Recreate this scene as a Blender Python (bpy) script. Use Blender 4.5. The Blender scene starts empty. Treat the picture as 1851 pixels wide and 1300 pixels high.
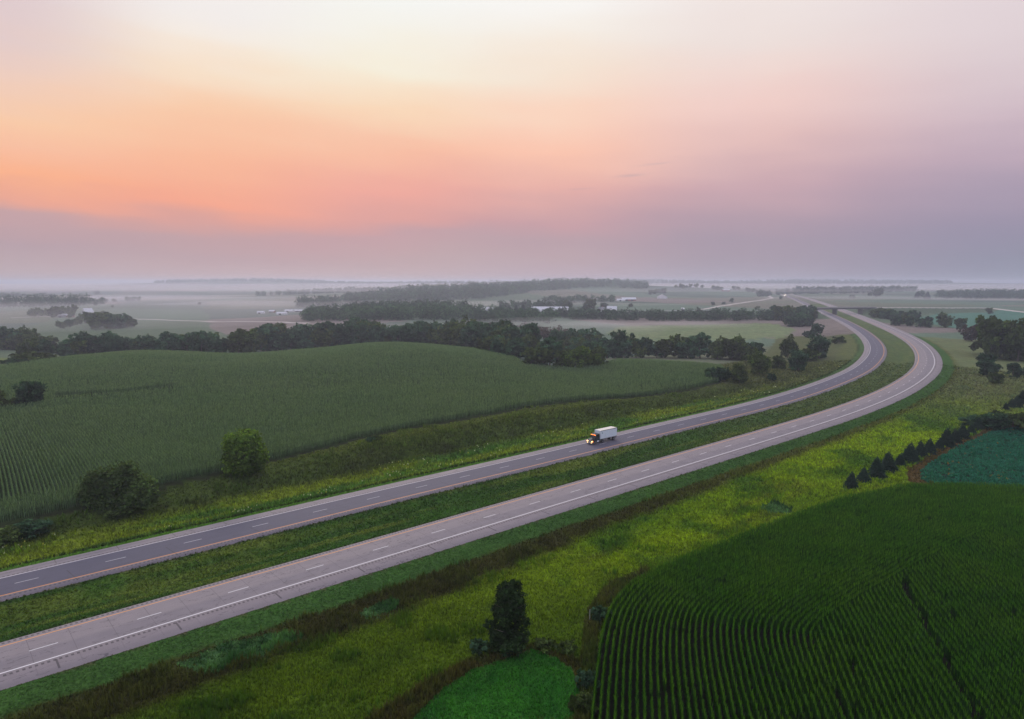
import bpy, bmesh, math, random
import numpy as np
from mathutils import Vector

random.seed(7)
RNG = np.random.default_rng(11)
SC = bpy.context.scene
COL = SC.collection
R = math.radians

# ------------------------------------------------------------------ camera model
CAM_H = 46.0
FPX, CU, CV, VH = 1234.0, 925.5, 650.0, 510.0
PITCH = math.atan((CV - VH) / FPX)


def ray(u, v):
    x = (u - CU) / FPX
    y = -(v - CV) / FPX
    return np.array([x, math.cos(PITCH) + y * math.sin(PITCH), -math.sin(PITCH) + y * math.cos(PITCH)])


def ux(u, Y):
    """x of the point that stands in direction u at depth Y"""
    return (u - CU) / FPX * math.cos(PITCH) * Y


# ------------------------------------------------------------------ noise
def _hash(ix, iy, seed):
    h = (ix.astype(np.int64) * 374761393 + iy.astype(np.int64) * 668265263 + seed * 1442695041) & 0xFFFFFFFF
    h = ((h ^ (h >> 13)) * 1274126177) & 0xFFFFFFFF
    h = h ^ (h >> 16)
    return (h & 0xFFFFFF) / float(0xFFFFFF)


def vnoise(x, y, seed=0):
    ix = np.floor(x); iy = np.floor(y)
    fx = x - ix; fy = y - iy
    fx = fx * fx * (3 - 2 * fx); fy = fy * fy * (3 - 2 * fy)
    a = _hash(ix, iy, seed); b = _hash(ix + 1, iy, seed)
    c = _hash(ix, iy + 1, seed); d = _hash(ix + 1, iy + 1, seed)
    return (a + (b - a) * fx) * (1 - fy) + (c + (d - c) * fx) * fy


def fbm(x, y, seed=0, o=4):
    s = 0; a = .5
    for k in range(o):
        s = s + a * vnoise(x, y, seed + k * 17)
        x = x * 2.03 + 5.1; y = y * 2.03 - 3.7; a *= .5
    return s


def sstep(a, b, x):
    t = np.clip((x - a) / (b - a), 0, 1)
    return t * t * (3 - 2 * t)


# ------------------------------------------------------------------ highway alignments
PXL = [(83,1041.6),(236,1006),(372,973),(490.5,945),(596.7,918.8),(690.8,896.7),(776.3,876.4),(854.6,858.3),(924.2,841.8),(989.8,826.3),(1048.2,812.6),(1101,799.2),(1153.7,786.6),(1201.2,775.3),(1244,764.9),(1283.3,755.4),(1320.9,746.6),(1355.8,738.4),(1388,730.1),(1415.3,722.1),(1441.8,714),(1464.7,707),(1483.9,700),(1501.7,693.4),(1517.9,687),(1531.7,681),(1544.4,675.4),(1555.2,670),(1563.3,664.8),(1571,658.7),(1580,649.7),(1586.5,640.5),(1590,631.3),(1587.7,620.5),(1575.2,607.5),(1556.3,594.8),(1534.7,583),(1513,573.4),(1491.5,564.9),(1471,556.2),(1453.6,547.9),(1439.5,540.8),(1427.5,535.6),(1417,532.0)]
PXR = [(121,1158),(302.5,1104),(459.5,1058.8),(594.5,1018.8),(709.6,985.2),(812,955.3),(905,927.3),(985.5,904),(1058.1,882.5),(1124.3,863.4),(1183.5,845.7),(1238.8,829.3),(1288.5,815),(1334.7,801.2),(1376.9,788.5),(1414,777.5),(1451.2,766.6),(1484.4,755.8),(1514.7,746.4),(1539.5,737.4),(1563.3,728.6),(1585.7,719.8),(1602,712.4),(1617.3,705),(1630.8,697.8),(1642.2,690.7),(1651.6,684),(1660,677.5),(1667.5,671.5),(1672.5,664.5),(1676.8,655.9),(1678.2,646.5),(1673.8,632.5),(1661.6,621),(1645.4,611),(1621.1,599.2),(1594.1,587.8),(1567.1,577.2),(1540.1,567.4),(1518.5,559.3),(1496.9,550.9),(1472.6,542.3),(1451,536.2),(1432,532.0)]
ZT = [-400, 77, 170, 280, 400, 620, 900, 2000, 2800]
ZZ = [0, 0, .55, 1.9, 3.5, 4.9, 6, 8, 9]


def road_curve(px):
    pts = []
    for q in px:
        r = ray(*q); g = r[:2] * CAM_H / -r[2]
        z = np.interp(.75 * g[1] + .66 * g[0], ZT, ZZ)
        P = g * (CAM_H - z) / CAM_H
        pts.append((P[0], P[1], z))
    P = np.array(pts)
    # straight extension towards and past the camera's left
    d = P[2] - P[0]; d /= np.linalg.norm(d[:2])
    P = np.vstack([P[0] - d * 260, P[0] - d * 120, P[0] - d * 50, P])
    d = P[-1] - P[-4]; d /= np.linalg.norm(d[:2]); d[2] = 0
    P = np.vstack([P, P[-1] + d * 250 - [0, 0, 3], P[-1] + d * 600 - [0, 0, 9]])
    for _ in range(3):
        Q = P.copy(); Q[1:-1] = .25 * P[:-2] + .5 * P[1:-1] + .25 * P[2:]
        P = Q
    # Catmull-Rom resample
    out = []
    E = np.vstack([2 * P[0] - P[1], P, 2 * P[-1] - P[-2]])
    for i in range(1, len(E) - 2):
        n = max(2, int(np.linalg.norm(E[i + 1] - E[i]) / 7))
        # centripetal-ish: chord-length tangents
        a, b, c, dd = E[i - 1], E[i], E[i + 1], E[i + 2]
        l0 = np.linalg.norm(b - a); l1 = np.linalg.norm(c - b); l2 = np.linalg.norm(dd - c)
        m1 = ((c - b) / l1 * l0 + (b - a) / l0 * l1) / (l0 + l1) * l1
        m2 = ((c - b) / l1 * l2 + (dd - c) / l2 * l1) / (l2 + l1) * l1
        for k in range(n):
            t = k / n; t2 = t * t; t3 = t2 * t
            out.append((2*t3-3*t2+1)*b + (t3-2*t2+t)*m1 + (-2*t3+3*t2)*c + (t3-t2)*m2)
    out.append(E[-2])
    return np.array(out)


CL, CR = road_curve(PXL), road_curve(PXR)


class Line:
    """polyline with fast nearest-point queries"""
    def __init__(s, P):
        s.P = P
        s.a = P[:-1, :2]; s.d = P[1:, :2] - P[:-1, :2]
        s.L = np.linalg.norm(s.d, axis=1); s.s0 = np.concatenate([[0], np.cumsum(s.L)])
        s.z = P[:, 2]

    def near(s, x, y):
        """signed offset (left positive), station, z"""
        n = len(x); off = np.empty(n); st = np.empty(n); zz = np.empty(n)
        for i in range(0, n, 20000):
            X = x[i:i + 20000, None] - s.a[None, :, 0]; Y = y[i:i + 20000, None] - s.a[None, :, 1]
            t = np.clip((X * s.d[:, 0] + Y * s.d[:, 1]) / s.L ** 2, 0, 1)
            dx = X - t * s.d[:, 0]; dy = Y - t * s.d[:, 1]
            D = dx * dx + dy * dy; k = D.argmin(1); j = np.arange(len(k))
            sg = np.sign(s.d[k, 0] * Y[j, k] - s.d[k, 1] * X[j, k])
            tt = t[j, k]
            off[i:i + 20000] = np.sqrt(D[j, k]) * sg
            st[i:i + 20000] = s.s0[k] + tt * s.L[k]
            zz[i:i + 20000] = s.z[k] * (1 - tt) + s.z[k + 1] * tt
        return off, st, zz

    def at(s, st):
        k = int(np.clip(np.searchsorted(s.s0, st) - 1, 0, len(s.L) - 1))
        t = (st - s.s0[k]) / s.L[k]
        p = s.P[k] * (1 - t) + s.P[k + 1] * t
        d = s.d[k] / s.L[k]
        return p, d


LL, LR = Line(CL), Line(CR)

# ------------------------------------------------------------------ terrain
CTRL = [
 # near right and under the camera
 (925,25,0),(0,40,0),(1851,40,0),(925,70,0),(1300,75,0.1),(1800,80,.2),(1500,110,.3),(1250,130,-.2),(1850,140,.2),(1500,150,-.2),
 (1700,180,.3),(1850,200,0),(1600,215,.5),(1800,270,2.5),(1760,330,1.5),(1850,330,1),(1800,420,2),(1850,520,3),(1700,480,3.2),(1720,700,4),(1850,740,5),
 (2300,100,0),(2300,300,2),(2300,800,5),(-500,100,1),(-500,300,4),(-500,700,-6),
 # field on the left: bank crest, middle, brow
 (0,126,2.2),(150,136,2.6),(300,146,3),(450,155,3.2),(600,172,3.6),(800,192,4.2),(950,217,4.2),(1100,243,4),(1250,272,3.4),(1320,295,3),
 (0,220,4),(300,250,4.8),(600,260,5),(850,280,5),(1050,285,3.2),
 (0,330,3.7),(120,365,4.4),(250,390,5.2),(430,385,3.9),(560,405,4.8),(700,430,6.4),(850,400,5.5),(950,370,3.6),(1050,335,1.8),(1120,370,2.6),(1230,355,2.7),(1310,340,2.7),
 # creek valley behind
 (0,470,-6),(150,520,-8),(350,520,-8),(560,530,-6),(700,550,-5),(850,520,-6),(1000,450,-5),(1150,470,-4),(1300,450,-2),(1400,400,0),
 (900,680,-4),(1050,640,-3),(1200,600,-3),(1200,720,-1),(1380,600,0),(1380,760,1),
 (620,860,2),(800,900,4),(960,820,-1),(960,1000,0),(1100,850,-1.5),(1250,840,-1),(1100,1080,0),(1300,1080,0.5),(1380,900,2),
 # left plain
 (0,700,-10),(300,700,-10),(0,1200,-9),(250,1300,-6),(420,1100,-10),(0,2200,-10),(350,2200,-12),(500,1500,-10),(150,1350,-4),
 # wooded hills
 (525,1500,-9),(600,1700,-9),(760,2000,18),(700,1580,-4),(900,1600,0),(1000,2300,29),(1100,2500,38),(1170,2350,14),(950,1350,1),
 (480,2700,-6),(620,2850,4),(740,2900,8),
 (1250,1500,4),(1250,2500,22),(1380,2500,14),(1150,1800,6),
 # right
 (1560,1500,4),(1700,1100,4),(1850,1300,5),(1850,1900,6),(1650,1900,5),(1500,2600,14),(1650,2800,14),(2200,2000,8),
 # far
 (-300,6000,10),(0,6000,5),(330,6200,46),(520,6000,56),(640,6200,30),(800,6500,40),(1000,6500,30),(1150,6200,52),(1330,6000,36),(1450,6000,52),(1560,5600,34),(1660,5500,44),(1850,6000,26),(2300,6000,25),
 (0,3800,-8),(400,3600,-8),(800,3800,6),(1200,3800,14),(1500,3800,10),(1850,3800,4),
 (0,12000,20),(925,12000,30),(1851,12000,25),
]
_extra = [(-150, 40), (-150, 400), (-150, 4000), (150, 40), (150, 400), (150, 4000), (-95, 50), (-95, 500), (-95, 5000), (95, 50), (95, 500), (95, 5000)]


def _q(x, y):
    r = np.hypot(x, y)
    return np.stack([np.arctan2(x, y) * 1.5, np.log(r + 25.0)], -1)


_cx = np.array([ux(u, Y) for u, Y, z in CTRL] + [r * math.sin(R(a)) for a, r in _extra])
_cy = np.array([Y for u, Y, z in CTRL] + [r * math.cos(R(a)) for a, r in _extra], float)
_cz = np.array([z for u, Y, z in CTRL] + [0.0] * len(_extra), float)
_C = _q(_cx, _cy)


def _phi(d2):
    return .5 * d2 * np.log(d2 + 1e-12)


_n = len(_C)
_K = _phi(((_C[:, None] - _C[None]) ** 2).sum(-1)) + 2e-4 * np.eye(_n)
_Pm = np.hstack([np.ones((_n, 1)), _C])
_sol = np.linalg.solve(np.block([[_K, _Pm], [_Pm.T, np.zeros((3, 3))]]), np.concatenate([_cz, np.zeros(3)]))

# approach embankments of the overpass
BR_A = np.array([ux(1462, 846), 846.0]); BR_B = np.array([ux(1580, 878), 878.0]); DECK_Z = 13.9
APL = Line(np.array([(ux(1330, 1075), 1075, 1.5), (ux(1390, 985), 985, 6), (ux(1430, 905), 905, 11.5), (*BR_A, DECK_Z - .3)]))
APR = Line(np.array([(*BR_B, DECK_Z - .3), (ux(1640, 905), 905, 12.6), (ux(1720, 950), 950, 10.5), (ux(1790, 985), 985, 9.2), (ux(1830, 905), 905, 8.6), (ux(1900, 800), 800, 8)]))


def T0(x, y):
    out = np.empty(len(x))
    for i in range(0, len(x), 20000):
        q = _q(x[i:i + 20000], y[i:i + 20000])
        d2 = ((q[:, None] - _C[None]) ** 2).sum(-1)
        out[i:i + 20000] = _phi(d2) @ _sol[:_n] + _sol[_n] + q @ _sol[_n + 1:]
    return out


def corridor(x, y):
    oL, sL, zL = LL.near(x, y); oR, sR, zR = LR.near(x, y)
    return oL, sL, zL, oR, sR, zR


def T(x, y, full=False):
    x = np.atleast_1d(np.asarray(x, float)); y = np.atleast_1d(np.asarray(y, float))
    z = T0(x, y)
    r = np.hypot(x, y)
    z = z + (fbm(x / 38, y / 38, 3) - .5) * 1.6 * sstep(30, 90, r)
    z = z + (fbm(x / 420, y / 420, 5, 3) - .5) * 14 * sstep(1500, 4000, r)
    c = corridor(x, y)
    oL, sL, zL, oR, sR, zR = c
    nl = np.abs(oL) < np.abs(oR)
    zr = np.where(nl, zL, zR)
    dL = np.maximum(oL - 6.7, np.maximum(-oL - 4.9, 0)); dR = np.maximum(-oR - 6.9, np.maximum(oR - 5.0, 0))
    d = np.minimum(dL, dR)
    left = (oL > 0); med = (oL <= 0) & (oR >= 0)
    base = zr - .28 - .0004 * r
    prof = base - .9 * sstep(.5, 7, d)
    w = np.where(left, sstep(7, 25, d), sstep(9, 34, d))
    w = np.where(med & (d < 16), 0, w)
    z = prof * (1 - w) + z * w + (fbm(x / 6, y / 6, 9, 3) - .5) * .5 * sstep(1, 6, d)
    for ap in (APL, APR):
        o, s, za = ap.near(x, y)
        z = np.where(d > 4, np.maximum(z, za - .25 - np.maximum(np.abs(o) - 6, 0) * .5), z)
    return (z, c, d) if full else z


def hit(u, v, h=0.0):
    """where the line of sight through a pixel meets the ground raised by h"""
    d = ray(u, v)
    t = np.exp(np.linspace(math.log(45), math.log(11000), 900))
    P = d[None] * t[:, None]
    f = P[:, 2] + CAM_H - (T(P[:, 0], P[:, 1]) + h)
    k = np.argmax(f < 0)
    if f[k] >= 0 or k == 0:
        k = len(t) - 1
        return P[k, 0], P[k, 1], float(T(P[k, 0], P[k, 1])[0])
    a = f[k - 1] / (f[k - 1] - f[k])
    p = P[k - 1] * (1 - a) + P[k] * a
    return p[0], p[1], float(T(p[0], p[1])[0])


def hits(px, h=0.0):
    return np.array([hit(u, v, h) for u, v in px])


def inside(x, y, poly):
    c = np.zeros(len(x), bool)
    n = len(poly)
    for i in range(n):
        x1, y1 = poly[i][:2]; x2, y2 = poly[(i + 1) % n][:2]
        if y1 == y2:
            continue
        c ^= ((y1 > y) != (y2 > y)) & (x < (x2 - x1) * (y - y1) / (y2 - y1) + x1)
    return c


# ------------------------------------------------------------------ mesh and object helpers
def new_mesh(name, V, F, mats=(), attrs=None, smooth=False, uv=None):
    """F: integer array (n,3) or (n,4)"""
    V = np.asarray(V, np.float32); F = np.asarray(F, np.int32)
    me = bpy.data.meshes.new(name)
    k = F.shape[1]
    me.vertices.add(len(V)); me.vertices.foreach_set('co', V.ravel())
    me.loops.add(F.size); me.loops.foreach_set('vertex_index', F.ravel())
    me.polygons.add(len(F)); me.polygons.foreach_set('loop_start', np.arange(0, F.size, k, dtype=np.int32))
    me.polygons.foreach_set('loop_total', np.full(len(F), k, np.int32))
    me.polygons.foreach_set('use_smooth', np.full(len(F), smooth))
    for m in mats:
        me.materials.append(m)
    for nm, arr in (attrs or {}).items():
        arr = np.asarray(arr, np.float32)
        if arr.ndim == 1:
            a = me.attributes.new(nm, 'FLOAT', 'POINT'); a.data.foreach_set('value', arr)
        else:
            if arr.shape[1] == 3:
                arr = np.hstack([arr, np.ones((len(arr), 1), np.float32)])
            a = me.attributes.new(nm, 'FLOAT_COLOR', 'POINT'); a.data.foreach_set('color', arr.ravel())
    if uv is not None:
        l = me.uv_layers.new(name='UVMap')
        l.data.foreach_set('uv', np.asarray(uv, np.float32)[F.ravel()].ravel())
    me.update(calc_edges=True)
    return me


def link(name, me, parent=None, label=None, cat=None, group=None, kind=None, loc=None):
    o = bpy.data.objects.new(name, me); COL.objects.link(o)
    if parent is not None:
        o.parent = parent
    if loc is not None:
        o.location = loc
    tag(o, label, cat, group, kind)
    return o


def tag(o, label=None, cat=None, group=None, kind=None):
    for k, v in (('label', label), ('category', cat), ('group', group), ('kind', kind)):
        if v:
            o[k] = v
    return o


def empty(name, loc, rz=0.0, **kw):
    o = link(name, None, None, **kw)
    o.empty_display_size = .5
    o.location = loc; o.rotation_euler = (0, 0, rz)
    return o


def copy_tree(o, parent=None):
    c = o.copy(); COL.objects.link(c)
    if parent is not None:
        c.parent = parent
    for ch in list(o.children):
        copy_tree(ch, c)
    return c


class MB:
    """collects simple shapes into one mesh"""
    def __init__(s): s.bm = bmesh.new()

    def box(s, x0, x1, y0, y1, z0, z1, bev=0):
        r = bmesh.ops.create_cube(s.bm, size=1)
        vs = r['verts']
        for v in vs:
            v.co = Vector((x0 + (v.co.x + .5) * (x1 - x0), y0 + (v.co.y + .5) * (y1 - y0), z0 + (v.co.z + .5) * (z1 - z0)))
        if bev:
            es = list({e for v in vs for e in v.link_edges})
            bmesh.ops.bevel(s.bm, geom=es, offset=bev, segments=2, affect='EDGES', profile=.5)
        return s

    def prism(s, prof, a0, a1, axis='y', bev=0):
        """prof: list of 2-D points in the plane across axis, extruded a0..a1"""
        def P(p, a):
            return (p[0], a, p[1]) if axis == 'y' else ((a, p[0], p[1]) if axis == 'x' else (p[0], p[1], a))
        A = [s.bm.verts.new(P(p, a0)) for p in prof]; B = [s.bm.verts.new(P(p, a1)) for p in prof]
        fs = [s.bm.faces.new(A), s.bm.faces.new(B[::-1])]
        n = len(prof)
        for i in range(n):
            fs.append(s.bm.faces.new((A[i], B[i], B[(i + 1) % n], A[(i + 1) % n])))
        bmesh.ops.recalc_face_normals(s.bm, faces=fs)
        if bev:
            es = list({e for f in fs for e in f.edges})
            bmesh.ops.bevel(s.bm, geom=es, offset=bev, segments=2, affect='EDGES', profile=.5)
        return s

    def cyl(s, c, r, h, axis='y', seg=20, r2=None):
        from mathutils import Matrix
        rot = {'z': Matrix.Identity(4), 'y': Matrix.Rotation(math.pi / 2, 4, 'X'), 'x': Matrix.Rotation(math.pi / 2, 4, 'Y')}[axis]
        bmesh.ops.create_cone(s.bm, cap_ends=True, segments=seg, radius1=r, radius2=r if r2 is None else r2, depth=h, matrix=Matrix.Translation(c) @ rot)
        return s

    def build(s, name, mat, parent=None, smooth=False, **kw):
        me = bpy.data.meshes.new(name); s.bm.to_mesh(me); s.bm.free()
        me.materials.append(mat)
        if smooth:
            me.polygons.foreach_set('use_smooth', [True] * len(me.polygons))
        return link(name, me, parent, **kw)


# ------------------------------------------------------------------ materials
def srgb(*c):
    return tuple(((v / 255) / 12.92 if v / 255 <= .04045 else ((v / 255 + .055) / 1.055) ** 2.4) for v in c)


class NT:
    def __init__(s, tree): s.t = tree; s.n = tree.nodes; s.l = tree.links

    def new(s, ty, **kw):
        n = s.n.new(ty)
        for k, v in kw.items():
            setattr(n, k, v)
        return n

    def put(s, sock, v):
        if isinstance(v, bpy.types.NodeSocket):
            s.l.new(v, sock)
        elif v is not None:
            if hasattr(sock.default_value, '__len__') and isinstance(v, (tuple, list)):
                n = len(sock.default_value); v = tuple(v) + (1.0,) * (n - len(v))
            sock.default_value = v

    def math(s, op, a, b=None, c=None, clamp=False):
        n = s.new('ShaderNodeMath', operation=op, use_clamp=clamp)
        for i, v in enumerate((a, b, c)):
            s.put(n.inputs[i], v)
        return n.outputs[0]

    def mix(s, f, a, b, blend='MIX'):
        n = s.new('ShaderNodeMix', data_type='RGBA', blend_type=blend)
        s.put(n.inputs[0], f); s.put(n.inputs[6], a); s.put(n.inputs[7], b)
        return n.outputs[2]

    def noise(s, vec, scale, detail=3, rough=.55, dim='3D'):
        n = s.new('ShaderNodeTexNoise', noise_dimensions=dim)
        if vec is not None:
            s.put(n.inputs['Vector'], vec)
        n.inputs['Scale'].default_value = scale; n.inputs['Detail'].default_value = detail; n.inputs['Roughness'].default_value = rough
        return n.outputs['Fac']

    def ramp(s, f, stops, interp='LINEAR'):
        n = s.new('ShaderNodeValToRGB'); e = n.color_ramp.elements
        n.color_ramp.interpolation = interp
        while len(e) < len(stops):
            e.new(1)
        for el, (p, c) in zip(e, stops):
            el.position = p; el.color = tuple(c) + (1,) * (4 - len(c)) if isinstance(c, tuple) else (c, c, c, 1)
        s.put(n.inputs[0], f)
        return n.outputs[0]

    def rng(s, f, a, b, c=0., d=1., smooth=False):
        n = s.new('ShaderNodeMapRange')
        if smooth:
            n.interpolation_type = 'SMOOTHSTEP'
        for i, v in enumerate((f, a, b, c, d)):
            s.put(n.inputs[i], v)
        return n.outputs[0]

    def attr(s, name):
        n = s.new('ShaderNodeAttribute'); n.attribute_name = name
        return n


def material(name):
    m = bpy.data.materials.new(name); m.use_nodes = True
    m.node_tree.nodes.clear()
    N = NT(m.node_tree); out = N.new('ShaderNodeOutputMaterial')
    return m, N, out


def plain(name, col, rough=.6, metal=0., var=.12, scale=3., emit=None, estr=0., spec=.5):
    m, N, out = material(name)
    p = N.new('ShaderNodeBsdfPrincipled')
    tc = N.new('ShaderNodeTexCoord')
    f = N.noise(tc.outputs['Object'], scale, 4)
    a = tuple(c * (1 - var) for c in col); b = tuple(min(1, c * (1 + var)) for c in col)
    N.put(p.inputs['Base Color'], N.mix(f, a, b))
    p.inputs['Roughness'].default_value = rough; p.inputs['Metallic'].default_value = metal
    p.inputs['Specular IOR Level'].default_value = spec
    if emit:
        N.put(p.inputs['Emission Color'], emit); p.inputs['Emission Strength'].default_value = estr
    N.l.new(p.outputs[0], out.inputs[0])
    return m


def foliage(name, col, trans=.35, rand=.35, hue=None):
    """leaf colour times the leaf's own tint, with a little variation from plant to plant"""
    m, N, out = material(name)
    at = N.attr('tint')
    oi = N.new('ShaderNodeObjectInfo')
    k = N.rng(oi.outputs['Random'], 0, 1, 1 - rand, 1 + rand)
    c = N.mix(1.0, at.outputs['Color'], col, 'MULTIPLY')
    vm = N.new('ShaderNodeVectorMath', operation='SCALE'); N.put(vm.inputs[0], c); N.put(vm.inputs['Scale'], k)
    c = vm.outputs[0]
    d = N.new('ShaderNodeBsdfDiffuse'); N.put(d.inputs[0], c)
    t = N.new('ShaderNodeBsdfTranslucent'); N.put(t.inputs[0], N.mix(1.0, c, (1.25, 1.2, .55), 'MULTIPLY'))
    g = N.new('ShaderNodeBsdfGlossy'); g.inputs['Roughness'].default_value = .5; N.put(g.inputs[0], (.5, .5, .5))
    s1 = N.new('ShaderNodeMixShader'); s1.inputs[0].default_value = trans
    N.l.new(d.outputs[0], s1.inputs[1]); N.l.new(t.outputs[0], s1.inputs[2])
    s2 = N.new('ShaderNodeMixShader'); s2.inputs[0].default_value = .008
    N.l.new(s1.outputs[0], s2.inputs[1]); N.l.new(g.outputs[0], s2.inputs[2])
    N.l.new(s2.outputs[0], out.inputs[0])
    return m

# ------------------------------------------------------------------ the ground as one sheet: log-polar grid round the viewpoint
AZ = np.concatenate([np.arange(-180, -60, 6.), np.arange(-60, -41, .8), np.arange(-41, 41, .17), np.arange(41, 60, .8), np.arange(60, 180.1, 6.)])
RAD = np.concatenate([np.exp(np.arange(math.log(18), math.log(1500), .0115)), np.exp(np.linspace(math.log(1502), math.log(12000), 70))])
NA, NR = len(AZ), len(RAD)
_gr, _ga = np.meshgrid(RAD, np.radians(AZ), indexing='ij')
GX = (_gr * np.sin(_ga)).ravel(); GY = (_gr * np.cos(_ga)).ravel()
GZ, _cor, GD = T(GX, GY, full=True)
GF = np.stack([GZ, _cor[0], _cor[1], _cor[3], _cor[4], GD], -1).reshape(NR, NA, 6)
_lr = np.log(RAD)


def G(x, y):
    """terrain height, oL, sL, oR, sR and distance from the pavement, read off the sheet"""
    x = np.atleast_1d(np.asarray(x, float)); y = np.atleast_1d(np.asarray(y, float))
    a = np.degrees(np.arctan2(x, y)); r = np.log(np.clip(np.hypot(x, y), RAD[0] * 1.001, RAD[-1] * .999))
    i = np.clip(np.searchsorted(_lr, r) - 1, 0, NR - 2); j = np.clip(np.searchsorted(AZ, a) - 1, 0, NA - 2)
    fr = ((r - _lr[i]) / (_lr[i + 1] - _lr[i]))[:, None]; fa = ((a - AZ[j]) / (AZ[j + 1] - AZ[j]))[:, None]
    return (GF[i, j] * (1 - fr) * (1 - fa) + GF[i + 1, j] * fr * (1 - fa) + GF[i, j + 1] * (1 - fr) * fa + GF[i + 1, j + 1] * fr * fa)


def gz(x, y):
    return G(x, y)[:, 0]


def T(x, y, full=False):        # from here on the sheet itself is the terrain
    return gz(x, y)


# ------------------------------------------------------------------ land cover
def uy(L):
    return np.array([(ux(u, Y), Y) for u, Y in L], float)


EDGE_L = hits([(-60, 962), (0, 948), (110, 926), (215, 902), (300, 876), (400, 854), (500, 831), (600, 806), (665, 790), (730, 776), (859, 754), (946, 737), (1075, 723), (1162, 717), (1248, 704), (1300, 692)])
_wl = EDGE_L[0, :2] + (EDGE_L[0, :2] - EDGE_L[3, :2]) * 1.2
CORN_L = np.vstack([[_wl], EDGE_L[:, :2], uy([(1318, 318), (1308, 345), (1230, 362), (1120, 375), (1085, 350), (1040, 338), (950, 338), (925, 378), (850, 412), (700, 440), (560, 418), (430, 395), (250, 398), (120, 372), (60, 352), (0, 336), (-250, 330)]), [(-330, 190)]])
EDGE_R = hits([(1062, 1340), (1066, 1300), (1073, 1200), (1084, 1140), (1098, 1100), (1122, 1068), (1180, 1036), (1290, 995), (1400, 958), (1470, 928), (1540, 903), (1600, 889), (1680, 882), (1760, 885), (1851, 890)])
_e = EDGE_R[:, :2].copy()
for _ in range(2):
    _e[1:-1] = .25 * _e[:-2] + .5 * _e[1:-1] + .25 * _e[2:]
EDGE_R = np.vstack([_e[0] + (_e[0] - _e[2]) * 2.0, _e, _e[-1] + (_e[-1] - _e[-2]) * 3, ])
CORN_R = np.vstack([EDGE_R, [(230, 120), (160, 20), (EDGE_R[0, 0], 20)]])
SOY = np.vstack([hits([(1851, 768), (1790, 782), (1730, 808), (1690, 833), (1663, 851), (1666, 868), (1692, 879), (1760, 885), (1851, 890)])[:, :2], [(190, 140), (260, 215)]])
SOY_EDGE = np.vstack([hits([(1851, 758), (1785, 776), (1720, 803), (1675, 828), (1640, 850), (1640, 872), (1690, 886), (1790, 890)])[:, :2], [(150, 130), (190, 140), (260, 220)]])
CLOVER = hits([(735, 1310), (800, 1245), (850, 1213), (900, 1196), (960, 1176), (1000, 1190), (1036, 1213), (1046, 1250), (1040, 1310)])[:, :2]
CLOVER_B = hits([(640, 1315), (760, 1240), (840, 1195), (900, 1180), (960, 1168), (1050, 1196), (1075, 1250), (1066, 1315)])[:, :2]
FENCE_B = hits([(1035, 1310), (1048, 1180), (1062, 1100), (1100, 1055), (1170, 1025), (1180, 1036), (1122, 1068), (1098, 1100), (1084, 1140), (1073, 1200), (1062, 1310)])[:, :2]
PATCH = [hits(p)[:, :2] for p in ([(340, 1195), (400, 1165), (470, 1150), (520, 1142), (540, 1158), (480, 1185), (420, 1200), (370, 1225)], [(640, 1112), (668, 1095), (700, 1086), (712, 1096), (690, 1112), (655, 1122)], [(1370, 920), (1395, 908), (1432, 920), (1425, 932), (1390, 930)])]
GULLY = uy([(80, 236), (200, 243), (300, 255), (318, 266), (205, 251), (85, 244)])
MEADOW = uy([(1090, 640), (1180, 575), (1300, 560), (1420, 560), (1440, 640), (1400, 745), (1280, 760), (1120, 740)])
TEAL = uy([(1640, 760), (1730, 640), (1900, 560), (2200, 600), (2200, 900), (1900, 900), (1790, 930), (1700, 900)])
LEFTMEADOW = uy([(-400, 330), (0, 345), (130, 385), (130, 470), (-400, 470)])

FIELDCOL = np.array([(.075, .125, .045), (.10, .135, .05), (.065, .11, .05), (.085, .15, .06), (.12, .14, .06), (.055, .10, .04), (.15, .15, .08)])


def edge_dist(p, edge):
    L = Line(np.column_stack([edge, np.zeros(len(edge))]))
    return np.abs(L.near(p[:, 0], p[:, 1])[0])


def lerp(a, b, t):
    t = np.asarray(t)[:, None]
    return np.asarray(a) * (1 - t) + np.asarray(b) * t


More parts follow.
